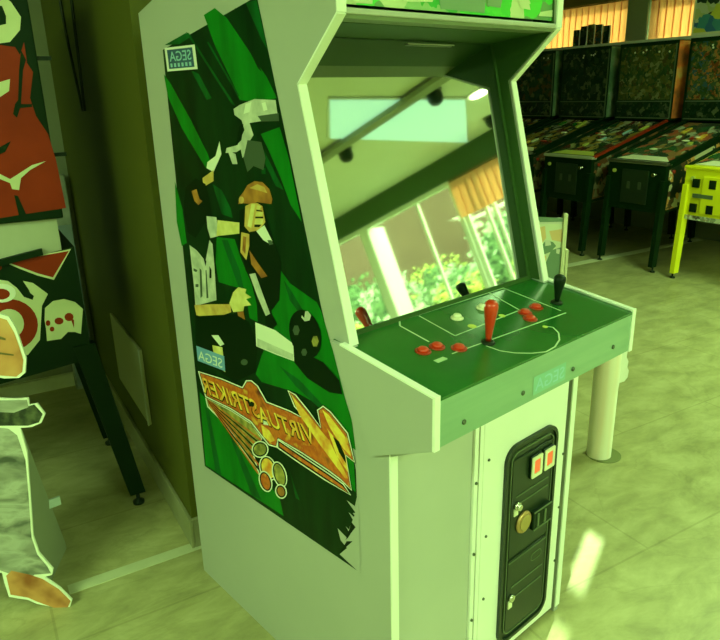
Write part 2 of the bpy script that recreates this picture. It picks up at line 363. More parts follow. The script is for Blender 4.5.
# windows
def window(n, v0, v1, z0, z1, posts, label):
    b = B(); t = 0.05 if v1-v0 > .3 else 0.004
    b.box(UW+0.02, UW+0.10, v0, v1, z0, z0+t); b.box(UW+0.02, UW+0.10, v0, v1, z1-t, z1)
    for p, w in posts: b.box(UW+(0.03 if w < .1 else -.02), UW+(0.075 if w < .1 else .34), p-w/2, p+w/2, z0+t, z1-t)
    o = struct('window_%d' % n, b, 'mull', label, 'window')
    g = B().box(UW+0.055, UW+0.061, v0+0.01, v1-0.01, z0+t, z1-t)
    obj('pane', g, 'pane', o)
    return o
window(1, -4.6, -1.66, 0.0, 2.6, [(-4.57, .06), (-3.05, .14), (-2.2, .03), (-1.69, .05)], 'large window with wide white posts beside the hall')
window(2, -1.66, 0.5, 0.0, 2.6, [(-1.62, .06), (-1.36, .035), (-1.26, .035), (-0.5, .06), (0.46, .06)], 'glazed door front with slim twin posts')
window(3, 3.2, 5.02, 1.9, 2.36, [(3.23, .06), (4.99, .06)], 'window behind the orange blind right of the grey column')
window(4, 5.27, 8.05, 1.9, 2.4, [(5.3, .06), (8.0, .06)], 'window behind the orange blind left of the grey column')
window(5, 4.05, 4.135, 2.362, 2.78, [], 'added slot window above the orange blind, shaping the sun patches')  # unseen opening, added so the sun falls in two narrow patches
# blinds
def blind(v0, v1, label, z0=1.95, z1=2.385, u0=UW-0.07):
    t = thing('vertical_blind', label, 'blind', R(u0, (v0+v1)/2, z0), ROOM_A, 'orange vertical blinds in the windows')
    obj('head_rail', B().box(-0.02, 0.02, -(v1-v0)/2, (v1-v0)/2, z1-z0-0.03, z1-z0), 'brownh', t)
    n = max(2, int((v1-v0)/0.088)); w = (v1-v0)/n
    for k in range(n):
        y = -(v1-v0)/2+w*(k+.5); a = 0.06
        s = B(); pts = []
        for q in range(5):
            f = q/4-0.5
            pts.append((math.sin(a)*f*w*1.2+0.006*math.cos(f*PI), y+f*w*1.2, 0.0))
        s.prism([(x, yy, 0.002) for x, yy, _ in pts]+[(x+0.0015, yy, 0.002) for x, yy, _ in pts[::-1]], (0, 0, z1-z0-0.03))
        obj('slat', s, 'blind', t)
    return t
blind(3.3, 5.0, 'orange vertical blind between the grey column and the colourful topper', 1.95, 2.345)
blind(5.29, 7.6, 'orange vertical blind left of the grey column, behind the dark card row')
blind(-1.62, -0.7, 'orange half length blind in the glazed door front', 2.12, 2.58)

# ceiling fittings seen in the glass
t = thing('ceiling_light', 'long pale slanted ceiling light panel mirrored in the monitor glass', 'ceiling light', R(4.95, -0.95, CZ), ROOM_A)
quad = [(-1.43, .22), (.17, .46), (1.40, -.27), (-.85, -.33)]
obj('frame', B().prism([(x*1.02, y*1.06, -.018) for x, y in quad], (0, 0, .017)), 'ceil', t)
M['panel'] = mat('lit_panel', (.6, .8, .8), 0.6, emit=(.21, .43, .32), es=.62)
obj('diffuser', B().prism([(x, y, -.026) for x, y in quad], (0, 0, .008)), 'panel', t)
b = B().box(4.25, 4.38, -1.9, 0.3, CZ-0.07, CZ-0.03)
struct('trim_5', b, 'wall', 'slim ceiling duct crossing under the light panel', 'duct')
for (uu, vv, lab) in ((4.57, -0.47, 'black round ceiling speaker beside the light panel'), (4.56, -1.52, 'black round ceiling speaker past the slim duct'), (6.02, -0.72, 'black round ceiling speaker nearest the dark header')):
    o = thing('ceiling_speaker', lab, 'speaker', R(uu, vv, CZ), ROOM_A, 'black ceiling speakers')
    obj('housing', B().lathe([(.062, 0), (.068, .3), (.066, .6), (.05, .88), (.02, 1)], (0, 0, -0.001), (0, 0, -0.12)), 'dark', o)
    obj('ring', B().lathe([(.080, 0), (.075, 1)], (0, 0, -0.001), (0, 0, -0.012)), 'screw', o)
o = thing('downlight', 'bright round downlight beside the ceiling light panel', 'ceiling light', R(5.2, -0.38, CZ), ROOM_A)
obj('ring', B().lathe([(.115, 0), (.115, 1)], (0, 0, -0.001), (0, 0, -0.015)), 'mull', o)
M['spot'] = mat('lit_downlight', (.9, .9, .8), 0.5, emit=(.8, 1, .5), es=3)
obj('lamp', B().cyl((0, 0, -0.015), (0, 0, -0.022), 0.09), 'spot', o)

# access panel, cable and conduit on the olive wall
o = thing('access_panel', 'pale rectangular access panel low on the dark olive wall', 'panel', R(0.48, 2.80, 0.27), ROOM_A)
obj('plate', B().box(-0.012, -0.0005, -0.28, 0.28, 0, 0.32, bev=0.003), 'plate', o)
obj('edge', B().box(-0.016, -0.012, -0.285, -0.27, 0, 0.32), 'p_silver', o)
pts = []
for k in range(25):
    f = k/24
    pts.append(R(0.470, 3.0+0.16*math.sin(f*PI), 1.46+0.62*math.sin(f*PI/2)))
pts2 = [R(0.470, 2.86+0.13*(1-f)**2*0+0.10*f, 2.08-0.62*f) for f in [k/12 for k in range(13)]]
o = tag(obj('hanging_cable', B().tube(pts, 0.006).tube(pts2, 0.006), 'cable'), 'thin black cable loop hanging on the dark olive wall', 'cable')
o = thing('cable_trunk', 'mottled grey cable trunk standing in the wall corner', 'cable trunk', R(0.395, 3.75, 0.0), ROOM_A)
obj('duct', B().box(-0.055, 0.055, -0.03, 0.03, 0.0, 1.15, bev=0.004), noisy('trunk_grey', [(0.35, (.04, .06, .03)), (0.5, (.32, .36, .28)), (0.7, (.45, .48, .40))], 9, 3, 0.5), o)
obj('lid', B().box(-0.05, 0.05, -0.034, -0.031, 0.02, 0.9), noisy('trunk_lid', [(0.4, (.22, .28, .26)), (0.6, (.30, .38, .42))], 6, 3, 0.5), o)

# ================================================================== OUTSIDE
b = B().box(6.6, 40, -40, 30, -0.15, -0.05)
struct('ground_exterior', b, noisy('pale_paving', [(0.3, (.6, .6, .45)), (0.7, (.7, .7, .55))], 1, 4, 0.8), 'sunny paved ground outside the windows', 'ground')
t = thing('exterior_building', 'tan building across the street seen mirrored in the monitor glass', 'building', R(15.5, -9, -0.05), ROOM_A)
obj('wall', B().box(0, 4, -12, 22, 0, 4.9), noisy('tan_render', [(0.3, (.105, .050, .034)), (0.7, (.13, .066, .044))], 1.5, 4, 0.8), t)
obj('cornice', B().box(-0.15, 4.1, -12.1, 22.1, 4.9, 5.1), 'mull', t)
def leaf_mat(name, stops, scale, det, rough):
    m = noisy(name, stops, scale, det, rough); nt = m.node_tree; b = nt.nodes['Principled BSDF']; o = nt.nodes['Material Output']
    t = nt.nodes.new('ShaderNodeBsdfTranslucent'); mx = nt.nodes.new('ShaderNodeMixShader'); mx.inputs[0].default_value = 0.5
    src = b.inputs['Base Color'].links[0].from_socket
    nt.links.new(src, t.inputs['Color']); nt.links.new(b.outputs[0], mx.inputs[1]); nt.links.new(t.outputs[0], mx.inputs[2]); nt.links.new(mx.outputs[0], o.inputs['Surface'])
    return m
leafm = [leaf_mat('leaves_%s' % n, s, 9, 5, 0.7) for n, s in (('lime', [(0.38, (.06, .10, .02)), (0.55, (.80, .80, .26))]), ('pale', [(0.38, (.07, .13, .06)), (0.55, (.78, .84, .66))]), ('deep', [(0.38, (.02, .06, .02)), (0.6, (.24, .36, .16))]))]
def bush(u, v, r, h, mi, label):
    t = thing('shrub', label, 'shrub', R(u, v, -0.05), ROOM_A, 'shrubs outside the windows')
    f = B()
    for k in range(420):
        a = random.uniform(0, 2*PI); zc = random.uniform(0.12, 1.0); rr = r*math.sqrt(max(0.05, 1-(1.9*zc-1.0)**2*0.8))*random.uniform(.75, 1.05)
        c = Vector((rr*math.cos(a), rr*math.sin(a), zc*h)); s = random.uniform(.05, .11)
        n = Vector((random.uniform(-1, 1), random.uniform(-1, 1), random.uniform(-.2, 1))).normalized(); e1 = n.orthogonal().normalized()*s; e2 = n.cross(e1)*0.6
        f.face([c-e1, c+e2, c+e1, c-e2]); 
    obj('foliage', f, leafm[mi], t, recalc=False)
    obj('core', B().lathe([(r*.3, 0), (r*.8, .3), (r*.82, .6), (r*.3, .95)], (0, 0, 0.1), (0, 0, h), 12), leafm[2], t)
    obj('stem', B().cyl((0, 0, 0), (0, 0, h*.4), .05), 'brownh', t)
for k, (uu, vv, r, h, mi, lab) in enumerate([(9.0, -3.5, .6, 1.75, 0, 'lime green shrub outside, nearest the wide white post'), (9.6, -5.4, .75, 2.3, 1, 'pale green shrub outside behind the wide white post'),
        (10.6, -3.3, .85, 2.7, 1, 'tall pale green shrub outside before the tan building'), (8.9, -1.9, .65, 1.8, 0, 'low lime green shrub outside the twin posts'),
        (12.0, -8.4, 1.1, 3.0, 2, 'tall deep green shrub outside at the left end'), (12.2, -5.2, .95, 2.3, 1, 'broad pale green shrub outside at mid distance'),
        (10.9, -0.9, .8, 2.5, 2, 'deep green shrub outside the glazed door front'), (9.8, -7.3, .75, 1.9, 0, 'lime green shrub outside beside the tall deep green one'),
        (7.3, -2.55, .40, 1.5, 0, 'small lime shrub outside right against the large window'), (7.6, -3.75, .45, 1.55, 1, 'small pale shrub outside left of the wide white post'), (7.6, -1.3, .40, 1.5, 1, 'small pale shrub outside the twin posts'),
        (7.5, -4.8, .45, 1.6, 0, 'small lime shrub outside at the end of the large window'), (14.0, -3.4, .9, 2.9, 1, 'pale bushy shrub outside close to the tan building'), (13.8, -6.9, .9, 2.8, 0, 'lime bushy shrub outside close to the tan building')]):
    bush(uu, vv, r, h, mi, lab)

# ================================================================== ARCADE CABINET
X0, W, YR = 0.83357699, 0.69756356, 1.77498529
cab = thing('arcade_cabinet', 'pale grey upright football arcade cabinet with green side art', 'arcade cabinet', (X0, YR, 0))
OR = Vector((X0, YR, 0))
def sd(px, py):           # pixel -> (y,z) on the left flank
    p = hit(px, py, (X0, 0, 0), (1, 0, 0)); return (p.y-YR, p.z)
def fr(px, py, y):        # pixel -> (x,z) on a front plane
    p = hit(px, py, (0, YR+y, 0), (0, 1, 0)); return (p.x-X0, p.z)
TH = 0.018
FY = -0.903
prof = [(0, 0.0), (0, 1.706), (-0.12, 1.737), (-0.783, 1.90), (-0.783, 1.636), (-0.658, 1.52), (-0.792, 1.012), (-0.86, 0.95), (FY, 0.90), (FY, 0.0)]
for x in (0.0, W-TH):
    o = obj('side_panel', B().prism([(x, y, z) for y, z in prof], (TH, 0, 0)), 'cab', cab)
    if x == 0.0: left_panel = o
    # white edging along the front profile
    mb = B(); pth = [(-0.783, 1.90), (-0.783, 1.636), (-0.658, 1.52), (-0.792, 1.012)]
    for (ya, za), (yb, zb) in zip(pth, pth[1:]):
        d = Vector((yb-ya, zb-za)); n = Vector((d.y, -d.x)).normalized()
        if n.x > 0: n = -n
        k = 0.004
        mb.prism([(x-.001, ya, za), (x-.001, yb, zb), (x-.001, yb+n.x*k, zb+n.y*k), (x-.001, ya+n.x*k, za+n.y*k)], (TH+.003, 0, 0))
    mb.box(x-.001, x+TH+.002, FY-0.004, FY, 0.02, 0.86)
    obj('edge_molding', mb, 'mold', o)
obj('back_panel', B().box(TH, W-TH, -0.02, -0.004, 0.0, 1.70), 'cab', cab)
obj('top_panel', B().prism([(TH, 0, 1.70), (TH, -.12, 1.732), (TH, -.78, 1.895), (TH, -.78, 1.88), (TH, 0, 1.685)], (W-2*TH, 0, 0)), 'cab', cab)
obj('bottom_plate', B().box(TH, W-TH, -0.86, -0.02, 0.015, 0.035), 'dark', cab)
# hood and marquee
obj('hood', B().prism([(TH, -.728, 1.626), (TH, -.59, 1.612), (TH, -.59, 1.632), (TH, -.728, 1.634)], (W-2*TH, 0, 0)), 'hood', cab)
for x in (TH, W-TH-.003): obj('inner_liner', B().prism([(x, -.765, 1.885), (x, -.7785, 1.634), (x, -.652, 1.52), (x, -.782, 1.016), (x, -.74, 1.016), (x, -.585, 1.615), (x, -.72, 1.64), (x, -.72, 1.885)], (.003, 0, 0)), 'hood', cab)
for xa, xb in ((.03, .075), (.36, .52)): obj('ledge_glint', B().box(xa, xb, -.606, -.602, 1.603, 1.6055), 'cabl', cab)  # pale bars drawing the highlight along the glass top ledge
mq = obj('marquee', B().box(TH+.003, W-TH-.003, -0.772, -0.764, 1.652, 1.885), art('marquee_print', [(.05, .62, .05), (.10, .72, .08), (.30, .55, .22), (.05, .48, .06), (.60, .72, .40), (.14, .34, .12), (.08, .66, .06)], 16, .3), cab)
gb = B(); MC = mat('marquee_pale_print', (.62, .72, .42), 0.3, emit=(.75, 1, .5), es=0.0); MG = mat('marquee_grey_print', (.2, .34, .2), 0.3)
yq = -0.7735
def mqp(px, m): obj('print_block', B().face([(fr(x, y, -.772)[0], yq, fr(x, y, -.772)[1]) for x, y in px]), [MC, MG][m], mq, recalc=False)
mqp([(403, 2), (432, 2), (436, -8), (402, -8)], 0); mqp([(440, 9), (484, 13), (486, -8), (438, -8)], 1); mqp([(352, 0), (372, 0), (372, 4), (352, 3)], 0)
mqp([(487, 6), (500, 8), (503, -6), (488, -8)], 1); mqp([(520, 8), (530, 10), (526, -8), (516, -8)], 0); mqp([(538, 16), (552, 17), (552, 10), (540, 12)], 0)
lb_ = B(); put_text(lb_, 'VIRTUA STRIKER', (W-0.06, yq-.0005, 1.72), (-(W-.12), 0, 0), (0, 0, 0.10), 0, 0.01); obj('lettering', lb_, MC, mq, recalc=False)
obj('marquee_retainer', B().box(TH, W-TH, -0.785, -0.762, 1.634, 1.645, bev=.003), 'cabl', cab)
obj('retainer_lip', B().box(TH+.003, W-TH-.003, -0.781, -0.728, 1.627, 1.634), mat('lip_paint', (.16, .20, .10), .5), cab)
# monitor glass, tilted back
ga, gt = Vector((-.752, 1.008)), Vector((-.5981, 1.611))
gd = (gt-ga).normalized(); gn = Vector((gd.y, -gd.x)); gn = gn if gn.x < 0 else -gn
def gpt(s, off): return ga+gd*s+gn*off
L = (gt-ga).length
q = [gpt(0, 0), gpt(L, 0), gpt(L, -.006), gpt(0, -.006)]
obj('monitor_glass', B().prism([(TH+.001, p.x, p.y) for p in q], (W-2*TH-.002, 0, 0)), 'screen', cab)
q = [gpt(0, -.007), gpt(L, -.007), gpt(L, -.05), gpt(0, -.05)]
obj('monitor_tray', B().prism([(TH+.001, p.x, p.y) for p in q], (W-2*TH-.002, 0, 0)), 'dark', cab)
bz = B()
for x0, x1 in ((TH, TH+.006), (W-TH-.012, W-TH)):
    q = [gpt(0, .004), gpt(L, .004), gpt(L, 0.0005), gpt(0, 0.0005)]
    bz.prism([(x0, p.x, p.y) for p in q], (x1-x0, 0, 0))
q = [gpt(0.0, .006), gpt(.014, .006), gpt(.014, 0.0005), gpt(0, 0.0005)]
bz.prism([(TH, p.x, p.y) for p in q], (W-2*TH, 0, 0))
obj('bezel', bz, 'hood', cab)
# control panel box
BO = 0.0145; CY = -1.032
def cz(y): return 0.977 + (y-CY)*(-0.0)+ (y+1.032)*0.133
top = [(-.745, cz(-.745)), (CY, cz(CY))]
obj('control_panel', B().prism([(-BO+.012, -.742, cz(-.742)), (-BO+.012, CY-.004, cz(CY-.004)), (-BO+.012, CY-.004, cz(CY-.004)-.006), (-BO+.012, -.742, cz(-.742)-.006)], (W+2*BO-.024, 0, 0)), 'greenp', cab)
CP = [o for o in cab.children if o.name.startswith('control_panel')][0]
for x in (-BO, W+BO-.012):
    p = [(-.776, cz(-.776)+.002), (CY, cz(CY)+.002), (CY, .876), (-.861, .79), (-.80, .90)]
    if x < 0: p = [(-.745, cz(-.776)+.003), (-.776, cz(-.776)+.003), (CY, cz(CY)+.002), (CY, .872), (-.865, .795)]
    o = obj('box_cheek', B().prism([(x, y, z) for y, z in p], (.012, 0, 0)), 'cab', cab)
    e = B(); a, c = Vector((-.776, cz(-.776)+.002)), Vector((CY, cz(CY)+.002))
    xo = -.0005
    e.prism([(x+xo, a.x, a.y), (x+xo, c.x, c.y), (x+xo, c.x, c.y+.004), (x+xo, a.x, a.y+.004)], (.015, 0, 0))
    e.box(x+xo, x+xo+.015, CY-.006, CY, .873, cz(CY)+.006)
    obj('edge_molding', e, 'mold', o)
fb = obj('front_board', B().box(-BO+.013, W+BO-.013, CY-.0035, CY+.012, .876, cz(CY)-.006), 'mint', cab)
for px, py in ((464, 422), (523, 393), (573, 369), (613, 347)):
    x, z = fr(px, py, CY-.004); obj('screw', B().lathe([(.0055, 0), (.0055, .6), (.003, 1)], (x, CY-.0035, z), (x, CY-.007, z), 10), 'screw', fb)
st = B(); x0, z0 = fr(533, 392, CY-.004); x1, z1 = fr(566, 366, CY-.004)
st.face([(x0, CY-.0042, .886), (x1, CY-.0042, .886), (x1, CY-.0042, .928), (x0, CY-.0042, .928)], 0)
put_text(st, 'SEGA', (x1-.006, CY-.0046, .893), (-(x1-x0-.012), 0, 0), (0, 0, .028), 1, 0.01)
obj('maker_sticker', st, [mat('sticker_mint', (.24, .50, .40), 0.35), 'bluel'], fb, recalc=False)
obj('box_floor', B().prism([(0, -.90, .80), (0, CY+.01, .868), (0, CY+.01, .876), (0, -.90, .808)], (W, 0, 0)), 'cab', cab)
# pitch markings printed on the panel
pl = B()
def cpt(px, py): 
    n = Vector((0, -.133, 1)); p = hit(px, py, (0, YR+CY, cz(CY)), n); return Vector((p.x-X0, p.y-YR))
def pline(a, c, w=.0035):
    d = (c-a).normalized(); n = Vector((-d.y, d.x))*w/2
    pl.face([(p.x, p.y, cz(p.y)+.0006) for p in (a-n, c-n, c+n, a+n)])
def pchain(px, w=.0035):
    q = [cpt(*p) if not isinstance(p, Vector) else p for p in px]
    for a, c in zip(q, q[1:]): pline(a, c, w)
rear_a = cpt(399.5, 320); rear_b = cpt(503, 287.5)
pchain([(504, 288), (399.5, 321), (400, 326), (429, 342)], .004)
pchain([(452, 354), (566, 313)])
pchain([(419, 316), (455, 336), (518, 311)]); pchain([(488, 292.5), (520, 310.5)]); pchain([(504, 288.5), (561, 311)])
ac = [(486, 346), (500, 351), (515, 353.2), (532, 353.5), (546, 352), (555, 347), (559.5, 340), (558.5, 333), (553, 327.5), (546, 326.5)]
pchain(ac)
obj('pitch_marking', pl, 'line', CP, recalc=False)
def cz_n(): return Vector((0, -.133, 1)).normalized()
NZ = cz_n()
def onp(px, py):
    p = cpt(px, py); return Vector((p.x, p.y, cz(p.y)))
def button(px, py, m, rim, r=.0138, h=.004):
    c = onp(px, py)
    o = obj('button', B().lathe([(r*1.25, 0), (r*1.25, .45), (r*1.05, .7), (r*.98, .5)], c, c+NZ*h, 24), rim, cab)
    obj('plunger', B().lathe([(r*.85, 0), (r*.85, .7), (r*.7, .95), (r*.3, 1)], c, c+NZ*(h+.005), 20), m, o)
for px, py in ((423, 351.5), (437, 347), (459, 348.5), (525, 313), (536, 307.5), (530, 319)): button(px, py, 'red', 'redd')
for px, py in ((457, 318.5), (482, 308.5)): button(px, py, 'cream', 'cream', .012, .006)
for px, py, w in ((472, 326.5, .010), (502, 316, .008), (545, 327, .006)):
    c = onp(px, py); obj('round_sticker', B().cyl(c+NZ*.0003, c+NZ*.0012, w, n=14), 'yell', CP)
c = onp(440.5, 360)
obj('player_sticker', B().box(c.x-.014, c.x+.014, c.y-.006, c.y+.006, c.z-.001, c.z+.0016), 'line', CP)
def stick(px, py, tx, ty, m, h):
    c = onp(px, py)
    o = obj('joystick', B().lathe([(.015, 0), (.015, .5), (.011, 1)], c, c+NZ*.006, 24), 'dark', cab)
    # tip found on the upright through the base that passes the pixel of the grip top
    d = ray(tx, ty); P = c+OR; t_ = c+NZ*h+Vector((-.010, 0, 0))*(h/.1)
    obj('grip', B().lathe([(.0060, 0), (.0070, .12), (.0100, .42), (.0138, .70), (.0150, .84), (.0140, .92), (.0100, .98), (.003, 1.0)], c+NZ*.006, t_, 24), m, o)
    return t_
stick(488, 343, 491, 304, 'red', .100)
stick(556.5, 303, 558, 279, 'dark', .075)
# base front
xs = lambda px, py: fr(px, py, FY)[0]
lp = obj('base_panel', B().box(TH+.003, .272, FY+.006, FY+.02, 0.028, 0.86), 'cabl', cab)
hs = obj('hinge_strip', B().box(.274, .287, FY-.001, FY+.02, 0.028, .86), 'cabw', cab)
obj('door_jamb', B().box(.290, .303, FY-.003, FY+.02, .028, .86), 'cabw', cab)
dpn = obj('door_panel', B().box(.306, W-TH-.02, FY-.002, FY+.012, 0.028, .86, bev=.0015), 'cabw', cab)
obj('side_gap_strip', B().box(W-TH-.018, W-TH-.001, FY+.012, FY+.02, 0.03, .86), 'hood', cab)
obj('kick_board', B().box(TH, W-TH, FY+.014, FY+.03, 0.0, 0.045), 'dark', cab)
for x, zs in ((.2805, (.62, .42, .22)), (.325, (.665, .45, .26)), (.655, (.55, .38, .2))):
    for z in zs: obj('screw', B().lathe([(.004, 0), (.0035, 1)], (x, FY-.0010, z), (x, FY-.005, z), 8), 'screw', dpn)
# coin door
def rrect(x0, x1, z0, z1, r, n=6):
    out = []
    for cx_, cz_, a0 in ((x1-r, z1-r, 0), (x0+r, z1-r, PI/2), (x0+r, z0+r, PI), (x1-r, z0+r, 1.5*PI)):
        for k in range(n+1):
            a = a0+k*PI/2/n; out.append((cx_+r*math.cos(a), cz_+r*math.sin(a)))
    return out
cdx0, cdx1, cdz0, cdz1 = .388, .612, .060, .668
cdo = obj('coin_door', B().prism([(x, FY-.002, z) for x, z in rrect(cdx0, cdx1, cdz0, cdz1, .045)], (0, -.003, 0)), 'coind', cab)
def ringp(b, x0, x1, z0, z1, r, w, y, d, m=0):
    o_, i_ = rrect(x0, x1, z0, z1, r), rrect(x0+w, x1-w, z0+w, z1-w, max(.004, r-w))
    n = len(o_)
    for k in range(n):
        k2 = (k+1) % n
        b.prism([(o_[k][0], y, o_[k][1]), (o_[k2][0], y, o_[k2][1]), (i_[k2][0], y, i_[k2][1]), (i_[k][0], y, i_[k][1])], (0, -d, 0), m)
rg = B(); ringp(rg, cdx0, cdx1, cdz0, cdz1, .045, .010, FY-.005, .006); obj('outer_frame', rg, 'coind', cdo)
rg = B(); ringp(rg, cdx0+.022, cdx1-.016, cdz0+.022, cdz1-.022, .03, .0035, FY-.005, .004); obj('inner_frame', rg, 'coinl', cdo)
yd = FY-.005
ud = obj('upper_door', B().box(cdx0+.03, cdx1-.024, yd-.004, yd, .335, .625, bev=.0015), 'coind', cdo)
ld = obj('lower_door', B().box(cdx0+.03, cdx1-.024, yd-.004, yd, .092, .325, bev=.0015), 'coind', cdo)
for z in (.515, .490): obj('groove', B().box(cdx0+.045, cdx1-.035, yd-.006, yd-.004, z-.0014, z+.0014), 'coinl', ud)
for z in (.235, .195): obj('groove', B().box(cdx0+.045, cdx1-.035, yd-.006, yd-.004, z-.0014, z+.0014), 'coinl', ld)
obj('lip', B().box(cdx0+.03, cdx1-.024, yd-.006, yd-.004, .317, .320), 'coinl', ld)
eb = B(); ringp(eb, .52, .57, .27, .295, .012, .002, yd-.004, .0012); obj('emblem', eb, 'coinl', ld)
for xa in (.484, .540):
    h = obj('coin_button', B().box(xa, xa+.048, yd-.012, yd-.004, .548, .612, bev=.003), 'dark', ud)
    rg = B(); ringp(rg, xa+.001, xa+.047, .550, .610, .004, .010, yd-.012, .003); obj('button_frame', rg, 'cream', h)
    obj('lit_window', B().box(xa+.012, xa+.036, yd-.014, yd-.012, .562, .598), 'lampred', h)
x, z = .437, .49
lk = obj('lock', B().cyl((x, yd-.004, z), (x, yd-.014, z), .011).cyl((x, yd-.014, z), (x, yd-.02, z), .008), 'chrome', ud)
obj('lock_plate', B().box(x-.008, x+.008, yd-.007, yd-.004, z-.03, z-.008), 'cream', ud)
x, z = .472, .425
kn = obj('return_knob', B().lathe([(.030, 0), (.032, .3), (.030, .8), (.026, 1)], (x, yd-.004, z), (x, yd-.012, z), 28), 'bronze', ud)
obj('knob_face', B().lathe([(.023, 0), (.021, 1)], (x, yd-.012, z), (x, yd-.015, z), 24), mat('dull_bronze', (.40, .28, .08), .5), kn)
cm = obj('coin_mechanism', B().box(.505, .585, yd-.016, yd-.004, .385, .44, bev=.002), 'dark', ud)
for xa in (.52, .552): obj('coin_slot', B().box(xa, xa+.007, yd-.019, yd-.016, .392, .432), 'coinl', cm)
for za in (.438, .384): obj('edge_bar', B().box(.505, .585, yd-.018, yd-.016, za, za+.004), 'coinl', cm)
lk = obj('lock', B().cyl((.433, yd-.004, .205), (.433, yd-.014, .205), .010), 'chrome', ld)
obj('lock_plate', B().box(.425, .441, yd-.007, yd-.004, .17, .194), 'cream', ld)

